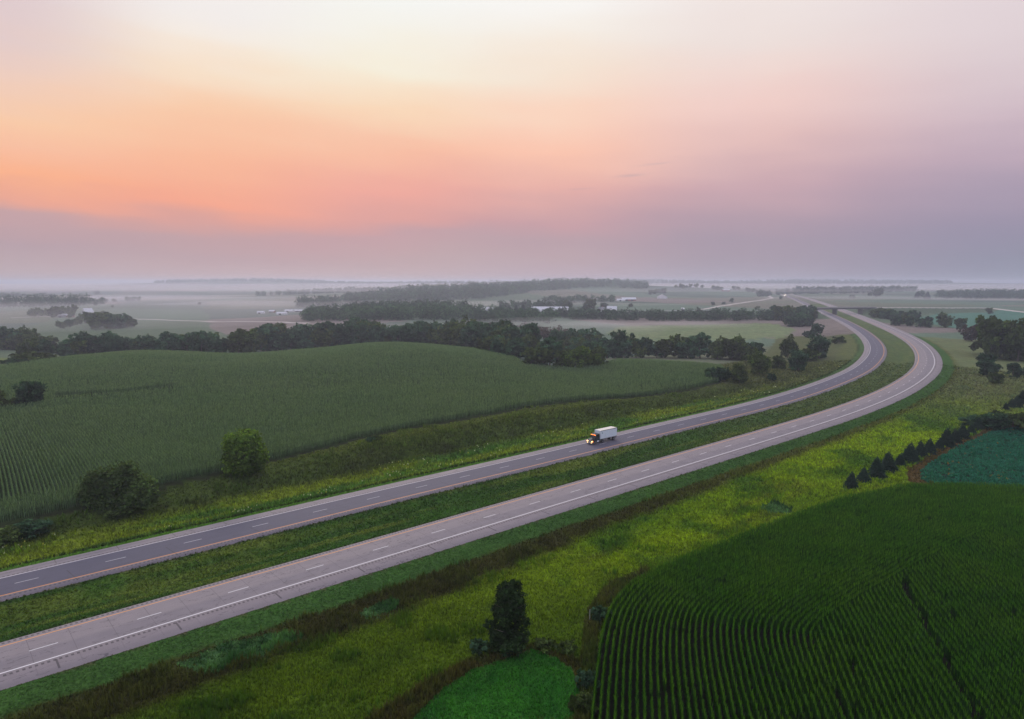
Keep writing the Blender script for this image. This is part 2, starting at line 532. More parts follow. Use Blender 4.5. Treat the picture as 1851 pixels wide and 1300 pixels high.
def cover(x, y, g=None, want=False):
    """base colour of what grows at (x, y); with want also (height of growth, kind)"""
    g = G(x, y) if g is None else g
    oL, sL, oR, sR, d = g[:, 1], g[:, 2], g[:, 3], g[:, 4], g[:, 5]
    n = len(x); r = np.hypot(x, y)
    n1 = fbm(x / 9, y / 9, 21); n2 = fbm(x / 2.2, y / 2.2, 22, 3); n3 = fbm(x / 45, y / 45, 23)
    # streaks that follow the road
    k = np.where(np.abs(oL) < np.abs(oR), sL, sR); o = np.where(np.abs(oL) < np.abs(oR), oL, oR)
    st = fbm(k / 22, o / 2.4, 31, 4); st2 = fbm(k / 60, o / 5, 37, 3)
    wob = (n2 - .5) * 2.2 + (n1 - .5) * 2.4
    c = np.empty((n, 3)); h = np.full(n, .35); kind = np.zeros(n, int)
    med = (oL <= 0) & (oR >= 0)
    lf = oL > 0; rt = oR < 0
    # far country: patchwork of fields
    A = R(24); fx = x * math.cos(A) + y * math.sin(A); fy = -x * math.sin(A) + y * math.cos(A)
    fx = fx + (fbm(x / 300, y / 300, 41) - .5) * 60
    idx = (_hash(np.floor(fx / 210), np.floor(fy / 380), 5) * 6.999).astype(int)
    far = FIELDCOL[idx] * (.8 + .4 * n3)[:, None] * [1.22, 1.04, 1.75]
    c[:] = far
    # verge on the right of the highway
    e = -oR - 6.9
    ny = lerp((.205, .305, .006), (.084, .172, .008), sstep(.34, .60, .45 * n3 + .30 * st2 + .25 * n1))
    ny = lerp(ny, (.12, .11, .02), sstep(.58, .74, st) * .35)
    ny = lerp(ny, (.035, .105, .010), sstep(.48, .66, n1) * .6)
    ny = lerp(ny, (.020, .060, .006), sstep(.56, .70, fbm(x / 1.6, y / 1.6, 25, 3)) * .55 * (1 - sstep(120, 220, r)))
    ny = lerp(ny, (.052, .100, .006), (1 - sstep(82, 124, r + (n1 - .5) * 50)) * .8)
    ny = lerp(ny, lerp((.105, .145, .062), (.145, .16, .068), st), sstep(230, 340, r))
    wd = np.interp(r, [0, 95, 125, 200, 330], [8.6, 7.2, 4.8, 2.6, .5])
    br = lerp((.040, .036, .011), (.055, .070, .014), n1) * (.55 + .9 * n2)[:, None]
    br = lerp(br, lerp((.070, .085, .018), (.10, .11, .02), n1), sstep(120, 200, r))
    verge = lerp(ny, br, 1 - sstep(wd + 4.0, wd + 8.0, e + wob * 1.2))
    mown = lerp((.028, .085, .018), (.060, .130, .026), .5 * st + .5 * n2)
    verge = lerp(verge, mown, 1 - sstep(4.9, 5.7, e + (n1 - .5) * 1.5))
    m = rt & (e < 130) & (r < 620)
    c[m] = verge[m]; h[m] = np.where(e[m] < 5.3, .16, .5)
    kind[m] = np.where(e[m] < 5.3, 1, np.where(e[m] < wd[m] + 5, 2, 3))
    # greener, rougher ground towards the crop on the right
    gd = sstep(20, 46, e) * (1 - sstep(120, 230, r))
    c = np.where((m & (gd > 0))[:, None], lerp(c, lerp((.055, .115, .010), (.10, .165, .008), n1), gd * .8), c)
    for P in PATCH:
        q = inside(x + wob * 1.3, y + wob * .9, P); c[q] = lerp((.022, .070, .020), (.065, .15, .050), sstep(.3, .6, n2[q])); h[q] = .4
    q = inside(x + wob * .5, y + wob * .5, CLOVER_B); c[q] = lerp((.030, .050, .010), (.085, .060, .018), n2[q]); h[q] = .55; kind[q] = 2
    q = inside(x + wob * .25, y + wob * .25, CLOVER); c[q] = lerp((.016, .100, .011), (.036, .160, .013), n2[q]) * (.75 + .5 * n1[q])[:, None]; h[q] = .30; kind[q] = 5
    q = inside(x + wob * .5, y + wob * .4, FENCE_B); c[q] = lerp((.028, .060, .010), (.085, .075, .020), n2[q]); h[q] = .7; kind[q] = 2
    # verge on the left
    e = oL - 6.7
    L1 = lerp((.18, .24, .020), (.070, .165, .024), sstep(.35, .65, st))
    L2 = lerp((.048, .082, .016), (.078, .112, .022), st) * (.7 + .6 * n2)[:, None]
    L2 = lerp(L2, (.036, .046, .015), sstep(.5, .64, n1) * .6)
    vl = lerp(L1, L2, sstep(11, 15, e + wob))
    vl = lerp(vl, (.09, .12, .02), sstep(20, 26, e + wob) * .75)
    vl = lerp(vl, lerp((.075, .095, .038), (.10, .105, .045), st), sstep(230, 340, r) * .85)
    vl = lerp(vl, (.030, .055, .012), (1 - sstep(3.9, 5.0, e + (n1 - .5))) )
    vl = lerp(vl, lerp(lerp((.055, .145, .014), (.075, .18, .018), st), (.060, .115, .035), sstep(220, 360, r)), 1 - sstep(3.2, 3.7, e + (n1 - .5) * .8))
    m = lf & (e < 60) & (r < 620)
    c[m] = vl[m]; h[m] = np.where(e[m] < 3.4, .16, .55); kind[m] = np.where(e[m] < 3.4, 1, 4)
    # median
    b = np.minimum(-oL - 4.9, oR - 5.0)
    mm = lerp((.034, .088, .013), (.100, .145, .022), sstep(.40, .68, st))
    mm = lerp(mm, (.045, .13, .016), sstep(.5, .7, n1) * .5)
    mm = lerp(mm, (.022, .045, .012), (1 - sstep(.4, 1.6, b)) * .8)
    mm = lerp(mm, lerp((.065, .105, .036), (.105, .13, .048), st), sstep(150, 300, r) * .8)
    m = med & (b < 30) & (r < 1400)
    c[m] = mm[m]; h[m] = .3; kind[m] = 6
    # crops
    q = inside(x, y, CORN_L); c[q] = (.030, .048, .018); kind[q] = 10; h[q] = 0  # soil colour darkened to include the shade under the corn
    q = inside(x, y, GULLY); c[q] = (.03, .055, .02); kind[q] = 4; h[q] = .5
    q = inside(x, y, LEFTMEADOW) & ~inside(x, y, CORN_L); c[q] = lerp((.13, .15, .05), (.10, .16, .05), n1[q]); kind[q] = 3; h[q] = .4
    q = inside(x + wob * .4, y + wob * .4, SOY_EDGE) & ~inside(x, y, CORN_R); c[q] = lerp((.12, .066, .030), (.08, .07, .02), n1[q]); kind[q] = 2; h[q] = .3
    q = inside(x + wob * .1, y, SOY) & ~inside(x, y, CORN_R); c[q] = (.02, .05, .03); kind[q] = 11; h[q] = 0
    q = inside(x, y, CORN_R); c[q] = (.012, .014, .008); kind[q] = 10; h[q] = 0  # near-black soil with the shade between the rows painted in
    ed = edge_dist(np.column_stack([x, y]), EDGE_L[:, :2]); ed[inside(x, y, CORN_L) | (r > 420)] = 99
    q = ed < 2.0 + (n1 - .5) * 1.5; c[q] = (.022, .026, .013); kind[q] = 0  # shade at the foot of the corn wall, painted as a dark strip
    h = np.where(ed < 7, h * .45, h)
    # meadow and slopes beyond the bend
    q = inside(x + wob * 8, y + wob * 8, MEADOW); c[q] = lerp((.14, .205, .095), (.18, .205, .10), n1[q]) * (.7 + .6 * n2[q])[:, None]; kind[q] = 7; h[q] = .9
    q = inside(x, y, TEAL); c[q] = lerp((.055, .15, .115), (.075, .18, .12), n1[q]); kind[q] = 8
    # rim of bare soil along the pavements
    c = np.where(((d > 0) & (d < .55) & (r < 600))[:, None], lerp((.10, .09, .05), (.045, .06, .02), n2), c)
    return (c, h, kind) if want else c


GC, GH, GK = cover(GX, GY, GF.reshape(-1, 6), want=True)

_i, _j = np.meshgrid(np.arange(NR - 1), np.arange(NA - 1), indexing='ij')
_a = (_i * NA + _j).ravel()
F = np.stack([_a, _a + 1, _a + NA + 1, _a + NA], -1)
V = np.stack([GX, GY, GZ], -1)
# middle cap under the camera
cap = len(V)
V = np.vstack([V, [[0, 0, GZ[0]]]])
jj = np.arange(NA - 1)
F = np.vstack([F, np.stack([np.full(NA - 1, cap), jj + 1, jj, jj], -1)])
F = F[:-(NA - 1)]
F = F[:, ::-1]
m, N, out = material('ground')
tc = N.new('ShaderNodeTexCoord'); at = N.attr('tint'); gp = N.new('ShaderNodeNewGeometry')
f1 = N.noise(gp.outputs['Position'], 1.9, 5, .65); f2 = N.noise(gp.outputs['Position'], .16, 4)
k = N.math('MULTIPLY', N.rng(f1, .25, .75, .55, 1.35), N.rng(f2, .3, .7, .85, 1.15))
vm = N.new('ShaderNodeVectorMath', operation='SCALE'); N.put(vm.inputs[0], at.outputs['Color']); N.put(vm.inputs['Scale'], k)
p = N.new('ShaderNodeBsdfPrincipled'); N.put(p.inputs['Base Color'], vm.outputs[0]); p.inputs['Roughness'].default_value = 1; p.inputs['Specular IOR Level'].default_value = .05
bp = N.new('ShaderNodeBump'); bp.inputs['Strength'].default_value = .8; bp.inputs['Distance'].default_value = .35; N.put(bp.inputs['Height'], f1); N.l.new(bp.outputs[0], p.inputs['Normal'])
N.l.new(p.outputs[0], out.inputs[0])
M_GROUND = m
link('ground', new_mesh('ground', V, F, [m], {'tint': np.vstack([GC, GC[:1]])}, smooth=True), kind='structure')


# ------------------------------------------------------------------ highway pavements
def strip(P, offs, drop=None):
    """sheet swept along P; offs = list of (offset to the left, dz)"""
    d = np.gradient(P[:, :2], axis=0); d /= np.linalg.norm(d, axis=1)[:, None]
    nrm = np.stack([-d[:, 1], d[:, 0]], -1)
    s = np.concatenate([[0], np.cumsum(np.linalg.norm(np.diff(P[:, :2], axis=0), axis=1))])
    V = []; UV = []
    for o, dz in offs:
        V.append(np.column_stack([P[:, :2] + nrm * o, P[:, 2] + dz])); UV.append(np.column_stack([np.full(len(P), o), s]))
    n = len(P); m = len(offs)
    V = np.stack(V, 1).reshape(-1, 3); UV = np.stack(UV, 1).reshape(-1, 2)
    i, j = np.meshgrid(np.arange(n - 1), np.arange(m - 1), indexing='ij'); a = (i * m + j).ravel()
    return V, np.stack([a, a + m, a + m + 1, a + 1], -1), UV


def band(N, x, a, b, soft=.03):
    return N.math('MULTIPLY', N.rng(x, a - soft, a + soft), N.rng(x, b - soft, b + soft, 1, 0))


def road_material(name, left):
    m, N, out = material(name)
    uv = N.new('ShaderNodeUVMap'); uv.uv_map = 'UVMap'
    sp = N.new('ShaderNodeSeparateXYZ'); N.l.new(uv.outputs[0], sp.inputs[0])
    o, s = sp.outputs[0], sp.outputs[1]
    pos = N.new('ShaderNodeNewGeometry').outputs['Position']
    fine = N.noise(pos, 9, 3, .7); mid = N.noise(pos, .5, 4)
    cb = N.new('ShaderNodeCombineXYZ'); N.put(cb.inputs[0], N.math('MULTIPLY', o, 1.3)); N.put(cb.inputs[1], N.math('MULTIPLY', s, .025))
    lng = N.noise(cb.outputs[0], 1., 4)
    lane, shoulder = ((.080, .080, .122), (.275, .245, .26)) if left else ((.250, .222, .236), (.245, .212, .226))
    inner = (.215, .185, .20) if left else (.24, .22, .24)
    if left:
        f = band(N, o, -3.85, 3.62, .05)
        c = N.mix(f, shoulder, lane)
        c = N.mix(band(N, o, -6, -3.85, .04), c, inner)
    else:
        f = band(N, o, -3.75, 3.75, .05)
        c = N.mix(f, shoulder, lane)
        c = N.mix(band(N, o, 3.75, 6, .04), c, inner)
        # worn, darker right-hand lane
        c = N.mix(N.math('MULTIPLY', band(N, o, -3.4, -.4, .5), .8), c, (.172, .158, .188))
    # wheel tracks and streaks along the road
    for t, w in ((-2.7, .35), (-.95, .35), (.95, .3), (2.7, .3)):
        f = N.math('MULTIPLY', band(N, o, t - w, t + w, .25), .22)
        c = N.mix(f, c, tuple(v * .72 for v in lane))
    c = N.mix(N.rng(lng, .3, .75, 0, .5), c, tuple(v * .74 for v in lane))
    c = N.mix(N.rng(mid, .35, .75, 0, .22), c, tuple(min(1, v * 1.3) for v in lane))
    # slab joints
    per = 4.572
    md = N.math('FRACT', N.math('DIVIDE', s, per))
    jt = N.math('LESS_THAN', md, .075 / per if not left else .05 / per)
    jf = N.math('MULTIPLY', jt, N.math('MULTIPLY', band(N, o, -3.7, 3.7), .55 if not left else .12))
    c = N.mix(jf, c, (.09, .08, .09))
    if left:                                            # widely spaced cracks in the dark overlay and joints in the pale shoulder
        md2 = N.math('FRACT', N.math('DIVIDE', N.math('ADD', s, N.math('MULTIPLY', o, .12)), 14.6))
        c = N.mix(N.math('MULTIPLY', N.math('LESS_THAN', md2, .17 / 14.6), N.math('MULTIPLY', band(N, o, -4.9, .3), .75)), c, (.045, .042, .05))
        c = N.mix(N.math('MULTIPLY', band(N, o, -.04, .05, .02), .35), c, (.05, .05, .06))
        md3 = N.math('FRACT', N.math('DIVIDE', N.math('ADD', s, 3.1), 9.14))
        c = N.mix(N.math('MULTIPLY', N.math('LESS_THAN', md3, .2 / 9.14), N.math('MULTIPLY', band(N, o, 4.6, 6.8), .7)), c, (.11, .10, .10))
    else:
        md3 = N.math('FRACT', N.math('DIVIDE', N.math('ADD', s, 2.2), 13.7))
        c = N.mix(N.math('MULTIPLY', N.math('LESS_THAN', md3, .24 / 13.7), N.math('MULTIPLY', band(N, o, -6.9, -4.35), .85)), c, (.075, .065, .07))
        md4 = N.math('FRACT', N.math('DIVIDE', s, 4.572))
        c = N.mix(N.math('MULTIPLY', N.math('LESS_THAN', md4, .12 / 4.57), N.math('MULTIPLY', band(N, o, -6.9, -4.35), .22)), c, (.1, .09, .1))
        c = N.mix(N.math('MULTIPLY', band(N, o, -3.92, -3.82, .02), .5), c, (.12, .11, .12))
    # wandering sealed cracks
    cb2 = N.new('ShaderNodeCombineXYZ'); N.put(cb2.inputs[0], N.math('MULTIPLY', o, .35)); N.put(cb2.inputs[1], N.math('MULTIPLY', s, .09))
    wn = N.noise(cb2.outputs[0], 1., 4, .6)
    ck = N.math('LESS_THAN', N.math('ABSOLUTE', N.math('SUBTRACT', wn, .5)), .0045)
    c = N.mix(N.math('MULTIPLY', ck, .55), c, (.05, .047, .055))
    # rumble strips
    rs = N.math('LESS_THAN', N.math('FRACT', N.math('DIVIDE', s, .62)), .5)
    for a, b in (((3.98, 4.32), (-4.62, -4.22)) if left else ((-4.72, -4.22), (4.28, 4.75))):
        f = N.math('MULTIPLY', rs, N.math('MULTIPLY', band(N, o, a, b), .8)); c = N.mix(f, c, (.055, .05, .055))
    # painted lines
    wear = N.rng(fine, .2, .6, .72, 1)
    dash = N.math('LESS_THAN', N.math('FRACT', N.math('DIVIDE', s, 12.19)), 3.05 / 12.19)
    c = N.mix(N.math('MULTIPLY', N.math('MULTIPLY', band(N, o, -.085, .085, .02), dash), wear), c, (.50, .50, .54) if left else (.70, .70, .72))
    yo = -3.72 if left else 3.72
    c = N.mix(N.math('MULTIPLY', band(N, o, yo - .10, yo + .10, .02), wear), c, (.80, .33, .075) if left else (.80, .36, .10))
    wo = 3.72 if left else -3.72
    c = N.mix(N.math('MULTIPLY', band(N, o, wo - .10, wo + .10, .02), wear), c, (.62, .60, .63) if left else (.82, .81, .83))
    p = N.new('ShaderNodeBsdfPrincipled')
    c = N.mix(N.rng(fine, .2, .8, .0, .25), c, (.10, .09, .10))
    N.put(p.inputs['Base Color'], c); p.inputs['Roughness'].default_value = .75 if left else .8
    p.inputs['Specular IOR Level'].default_value = .35
    bp = N.new('ShaderNodeBump'); bp.inputs['Strength'].default_value = .15; bp.inputs['Distance'].default_value = .02
    N.put(bp.inputs['Height'], fine); N.l.new(bp.outputs[0], p.inputs['Normal'])
    N.l.new(p.outputs[0], out.inputs[0])
    return m


OFF_L = [(-5.6, -.75), (-4.9, 0), (-3.7, .03), (0, .06), (3.7, .03), (6.7, 0), (7.5, -.75)]
OFF_R = [(-7.7, -.75), (-6.9, 0), (-3.7, .03), (0, .06), (3.7, .03), (5.0, 0), (5.7, -.75)]
for nm, P, O, lf in (('highway_road', CL, OFF_L, True), ('highway_road', CR, OFF_R, False)):
    V, F, UV = strip(P, O)
    link(nm, new_mesh(nm, V, F[:, ::-1], [road_material('dark_overlay' if lf else 'pale_concrete', lf)], uv=UV, smooth=True), kind='structure',
         label='dark asphalt carriageway with pale shoulder, carrying the truck' if lf else 'pale concrete carriageway nearer the viewer, empty of traffic')

# minor roads
M_LANE = plain('pale_lane', (.42, .38, .36), .85, var=.15, scale=.05)
M_BLACKTOP = plain('grey_blacktop', (.26, .25, .27), .85, var=.15, scale=.05)


def lane(name, pts, w, mat, lift=.35, zfix=None):
    P = []
    for i in range(len(pts) - 1):
        n = max(2, int(np.hypot(*(pts[i + 1] - pts[i])) / 12))
        for k in range(n):
            P.append(pts[i] + (pts[i + 1] - pts[i]) * k / n)
    P.append(pts[-1]); P = np.array(P)
    for _ in range(4):
        Q = P.copy(); Q[1:-1] = .25 * P[:-2] + .5 * P[1:-1] + .25 * P[2:]; P = Q
    z = gz(P[:, 0], P[:, 1]) + lift if zfix is None else zfix(P)
    V, F, UV = strip(np.column_stack([P, z]), [(-w / 2 - .8, -.8), (-w / 2, 0), (w / 2, 0), (w / 2 + .8, -.8)])
    return link(name, new_mesh(name, V, F[:, ::-1], [mat], uv=UV), kind='structure')


lane('country_road', hits([(225, 576), (300, 578.5), (360, 580.5), (430, 581.5), (500, 582), (560, 585)])[:, :2], 6.5, M_LANE)
lane('country_road', hits([(20, 575), (60, 573), (110, 572), (150, 573), (225, 576)])[:, :2], 6, M_LANE)
lane('country_road', np.vstack([hits([(1040, 568), (1090, 566), (1130, 564), (1180, 562), (1250, 561)])[:, :2], APL.P[0:1, :2], APL.P[1:2, :2], APL.P[2:3, :2], [BR_A]]), 7.5, M_BLACKTOP,
     zfix=lambda P: np.maximum(gz(P[:, 0], P[:, 1]) + .3, APL.near(P[:, 0], P[:, 1])[2] - np.where(APL.near(P[:, 0], P[:, 1])[0] ** 2 > 9, 50, 0)))
lane('country_road', APR.P[:, :2].copy(), 7.5, M_LANE, zfix=lambda P: APR.near(P[:, 0], P[:, 1])[2] + .12)
lane('country_road', hits([(1262, 561), (1285, 557), (1310, 552.5), (1340, 548), (1372, 543.5), (1396, 539), (1390, 535), (1376, 531), (1360, 528.5)])[:, :2], 8, M_LANE)


# ------------------------------------------------------------------ crops and growth
def blades(bx, by, bz, H, W, lean, nb, seg, col, rng, low=.25, spread=1.0):
    """leafy plants: nb arching blades per plant, as quads; col = per-plant colour"""
    n = len(bx)
    a = rng.random((n, nb)) * 2 * np.pi
    hh = H[:, None] * (low + (1 - low) * rng.random((n, nb)))
    L = lean[:, None] * (.6 + .7 * rng.random((n, nb)))
    dx, dy = np.cos(a), np.sin(a)
    w = W[:, None] * (.7 + .6 * rng.random((n, nb)))
    tint = (.75 + .5 * rng.random((n, nb)))[..., None] * col[:, None, :]
    Vs = []; Fs = []
    prof = [(0., 0., .5), (.45, .85, 1.), (1., 1.0, .12)] if seg == 2 else [(0., .0, 1.), (1., 1., .25)]
    base = low * .2
    for (u, t, ww) in prof:
        z = bz[:, None] + hh * (base + (1 - base) * t) * (1 if u < 1 or seg == 1 else .92)
        cx = bx[:, None] + dx * L * u; cy = by[:, None] + dy * L * u
        for sgn in (-.5, .5):
            Vs.append(np.stack([cx - dy * w * ww * sgn, cy + dx * w * ww * sgn, z], -1))
    Vs = np.stack(Vs, 2).reshape(-1, 3)            # n*nb*(2*len(prof))
    k = 2 * len(prof)
    b0 = np.arange(n * nb) * k
    for i in range(len(prof) - 1):
        Fs.append(np.stack([b0 + 2 * i, b0 + 2 * i + 1, b0 + 2 * i + 3, b0 + 2 * i + 2], -1))
    C = np.repeat(tint.reshape(-1, 3), k, axis=0)
    return Vs, np.vstack(Fs), C


def offset_rows(edge, dists, step, rng):
    """points along curves parallel to an edge polyline (to its right)"""
    out = []
    P = edge.copy()
    # fine resample
    L = np.concatenate([[0], np.cumsum(np.linalg.norm(np.diff(P, axis=0), axis=1))])
    s = np.arange(0, L[-1], .5); P = np.stack([np.interp(s, L, P[:, 0]), np.interp(s, L, P[:, 1])], -1)
    for _ in range(60):
        Q = P.copy(); Q[1:-1] = .25 * P[:-2] + .5 * P[1:-1] + .25 * P[2:]; P = Q
    d = np.gradient(P, axis=0); d /= np.linalg.norm(d, axis=1)[:, None]
    nr = np.stack([d[:, 1], -d[:, 0]], -1)
    for D in dists:
        C = P + nr * D
        l = np.concatenate([[0], np.cumsum(np.maximum(((np.diff(C, axis=0)) * d[:-1]).sum(1), 0))])
        q = np.arange(0, l[-1], step) + rng.random() * step
        out.append(np.stack([np.interp(q, l, C[:, 0]), np.interp(q, l, C[:, 1])], -1))
    return np.vstack(out)


def straight_rows(x0, x1, y0, y1, dirv, pitch, step, rng):
    dirv = np.array(dirv) / np.hypot(*dirv); nr = np.array([dirv[1], -dirv[0]])
    cor = np.array([(x0, y0), (x0, y1), (x1, y0), (x1, y1)])
    a0, a1 = (cor @ nr).min(), (cor @ nr).max(); b0, b1 = (cor @ dirv).min(), (cor @ dirv).max()
    A, B = np.meshgrid(np.arange(a0, a1, pitch), np.arange(b0, b1, step), indexing='ij')
    B = B + rng.random(B.shape) * step
    return A.ravel()[:, None] * nr + B.ravel()[:, None] * dirv


def in_view(x, y, m=4):
    a = np.degrees(np.arctan2(x, y))
    return (np.abs(a) < 38.5 + m) & (y > 55)


M_CORN = foliage('corn_leaf', (1., 1., 1.), .42, 0)
rng = np.random.default_rng(3)
# right-hand field: headland rows that follow its edge, then straight rows
HEAD = 26.0
p1 = offset_rows(EDGE_R, np.arange(.4, HEAD, .76), .17, rng)
p2 = straight_rows(0, 130, 50, 150, (.25, .97), .76, .17, rng)
d1 = edge_dist(p1, EDGE_R); p1 = p1[(d1 < HEAD + .3)]
p2 = p2[edge_dist(p2, EDGE_R) > HEAD]
P = np.vstack([p1, p2]); P = P[inside(P[:, 0], P[:, 1], CORN_R) & in_view(P[:, 0], P[:, 1])]
gapl = np.abs((P[:, 0] - 48.4) * .948 - (P[:, 1] - 67.6) * .317); P = P[(gapl > .42) | (P[:, 1] > 98) | (rng.random(len(P)) < .10)]
P = P + rng.normal(0, .045, P.shape)
P = P[(fbm(P[:, 0] / 1.7, P[:, 1] / 1.7, 77, 2) > .125)]
n = len(P); g = gz(P[:, 0], P[:, 1])
cn = fbm(P[:, 0] / 7, P[:, 1] / 7, 61); vig = .82 + .36 * fbm(P[:, 0] / 1.3, P[:, 1] / 1.3, 62, 2)
colr = lerp((.014, .072, .006), (.030, .094, .008), cn) * (.65 + .6 * rng.random(n))[:, None]
V1, F1, C1 = blades(P[:, 0], P[:, 1], g, 2.15 * vig, np.full(n, .075), np.full(n, .27), 6, 2, colr * .85, rng, .30)
# upright top leaves, lit row tops put in as a lighter colour
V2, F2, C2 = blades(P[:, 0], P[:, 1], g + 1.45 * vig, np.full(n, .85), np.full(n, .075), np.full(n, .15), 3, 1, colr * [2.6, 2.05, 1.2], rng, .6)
V = np.vstack([V1, V2]); F = np.vstack([F1, F2 + len(V1)]); C = np.vstack([C1, C2])
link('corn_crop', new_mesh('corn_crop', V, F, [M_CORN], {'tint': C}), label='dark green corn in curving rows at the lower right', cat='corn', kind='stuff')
print('corn right', n)

# left-hand field: rows square to the highway, a headland along the edge; thinner and bigger with distance
el = EDGE_L[:, :2]
def left_rows():
    a = offset_rows(el[::-1], np.arange(.4, 9, .76), .35, rng)
    b = straight_rows(-330, 120, 95, 300, (-.62, .78), .76, .30, rng)
    # rows wander a little round the swale at the left
    wv = np.sin((b[:, 0] * .62 + b[:, 1] * .78) / 26.0) * 1.6 * np.exp(-((b[:, 0] + 110) / 45.) ** 2)
    b = b + np.column_stack([wv * .78, wv * .62])
    b = b[edge_dist(b, el) > 9]
    P = np.vstack([a, b]); P = P[inside(P[:, 0], P[:, 1], CORN_L)]
    r = np.hypot(P[:, 0], P[:, 1])
    P = P[(r < 265) & (rng.random(len(P)) < np.interp(r, [140, 200, 265], [1, .75, .30]))]
    q = np.column_stack([rng.uniform(-420, 125, 420000), rng.uniform(150, 450, 420000)])
    r = np.hypot(q[:, 0], q[:, 1]); q = q[inside(q[:, 0], q[:, 1], CORN_L) & (rng.random(len(q)) < np.interp(r, [215, 265, 600], [0, .75, .75]))]
    return np.vstack([P, q])
P = left_rows()
P = P[in_view(P[:, 0], P[:, 1]) & ~inside(P[:, 0], P[:, 1], GULLY)]
r = np.hypot(P[:, 0], P[:, 1]); n = len(P); g = gz(P[:, 0], P[:, 1])
cn = fbm(P[:, 0] / 26, P[:, 1] / 26, 63); c2 = fbm(P[:, 0] / 90, P[:, 1] / 22, 64)
colr = lerp((.082, .152, .088), (.115, .180, .102), .5 * cn + .5 * c2) * (.72 + .5 * rng.random(n))[:, None]
big = np.interp(r, [140, 260, 450], [1, 1.5, 2.1])
V1, F1, C1 = blades(P[:, 0], P[:, 1], g, 2.2 * (.86 + .28 * fbm(P[:, 0] / 3, P[:, 1] / 3, 65, 2)), .10 * big, .38 * big ** .7, 4, 2, colr, rng, .35)
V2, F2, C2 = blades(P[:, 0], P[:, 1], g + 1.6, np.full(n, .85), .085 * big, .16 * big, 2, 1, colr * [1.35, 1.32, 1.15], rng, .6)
V = np.vstack([V1, V2]); F = np.vstack([F1, F2 + len(V1)]); C = np.vstack([C1, C2])
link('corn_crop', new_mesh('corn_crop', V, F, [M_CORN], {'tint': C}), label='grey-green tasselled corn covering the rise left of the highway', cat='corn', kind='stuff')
print('corn left', n)

# soybeans
n = 60000
q = np.column_stack([rng.uniform(70, 230, n), rng.uniform(130, 240, n)])
q = q[inside(q[:, 0], q[:, 1], SOY) & ~inside(q[:, 0], q[:, 1], CORN_R) & in_view(q[:, 0], q[:, 1])]
n = len(q); g = gz(q[:, 0], q[:, 1]); cn = fbm(q[:, 0] / 6, q[:, 1] / 3, 71)
colr = lerp((.010, .13, .092), (.035, .19, .125), cn) * (.7 + .6 * rng.random(n))[:, None]
yl = rng.random(n) < .012; colr[yl] = (.22, .17, .05)
V, F, C = blades(q[:, 0], q[:, 1], g, np.full(n, .62), np.full(n, .40), np.full(n, .42), 4, 1, colr, rng, .6)
link('soybean_crop', new_mesh('soybean_crop', V, F, [M_CORN], {'tint': C}), label='low blue-green soybeans beyond the row of spruces', cat='soybeans', kind='stuff')

# grass and weeds: finer close by, coarser with distance
def growth(n, r0, r1, seed):
    rg = np.random.default_rng(seed)
    r = np.exp(rg.uniform(math.log(r0), math.log(r1), n)); a = rg.uniform(R(-41), R(41), n)
    x = r * np.sin(a); y = r * np.cos(a)
    gg = G(x, y); c, h, k = cover(x, y, gg, True)
    keep = (gg[:, 5] > .35) & (k > 0) & (k < 10)
    x, y, gg, c, h, k, r = (v[keep] for v in (x, y, gg, c, h, k, r))
    return x, y, gg, c, h, k, r, rg
x, y, gg, c, h, k, r, rg = growth(420000, 62, 420, 5)
sz = np.clip(r / 130, .55, 2.6)
hh = h * np.where(k == 1, 1, .6 + .9 * fbm(x / 3, y / 3, 81, 3)) * (.75 + .5 * rg.random(len(x))) * np.clip(sz, .8, 1.4)
c = c * (.45 + 1.2 * rg.random(len(x)))[:, None] * (.75 + .5 * fbm(x / .8, y / .8, 83, 2))[:, None]
V, F, C = blades(x, y, gg[:, 0] - .03, hh, .11 * sz * np.where(k == 1, 1.3, 1.4), .22 * sz, 4, 1, c, rg, .5)
M_GRASS = foliage('grass_blade', (1.25, 1.25, 1.25), .35, 0)
link('grass', new_mesh('grass', V, F, [M_GRASS], {'tint': C}), label='rough grass of the verges, median and slopes', cat='grass', kind='stuff')
print('grass', len(x))

# taller weeds and flower heads in clumps
x, y, gg, c, h, k, r, rg = growth(130000, 65, 420, 6)
pk = np.where(k == 4, .62, np.where(k == 2, .5, np.where(k == 3, .65, np.where(k == 7, .5, 2))))
m_ = fbm(x / 5, y / 5, 91, 3) + .12 * rg.random(len(x)) > pk
x, y, gg, c, k, r = (v[m_] for v in (x, y, gg, c, k, r)); n = len(x)
sz = np.clip(r / 130, .7, 2.2)
fl = (k == 4) & (gg[:, 1] - 6.7 < 14) & (rg.random(n) < .22)
c = np.where((k == 3)[:, None], c * [.62, .78, .9], c * [.95, 1.1, .9]) * (.7 + .6 * rg.random(n))[:, None]
V, F, C = blades(x, y, gg[:, 0], .75 + .6 * rg.random(n), .16 * sz, .38 * sz, 6, 1, c, rg, .45)
fx = x[fl]; nf = len(fx)
V2, F2, C2 = blades(fx, y[fl], gg[fl, 0] + .75, np.full(nf, .35), .20 * sz[fl], .12 * sz[fl], 3, 1, np.where(rg.random(nf)[:, None] < .6, [(.42, .46, .30)], [(.36, .36, .06)]), rg, .6)
V = np.vstack([V, V2]); F = np.vstack([F, F2 + len(V) - len(V2)]); C = np.vstack([C, C2])
link('weeds', new_mesh('weeds', V, F, [M_GRASS], {'tint': C}), label='clumps of tall weeds, some with pale flower heads', cat='weeds', kind='stuff')
print('weeds', n)

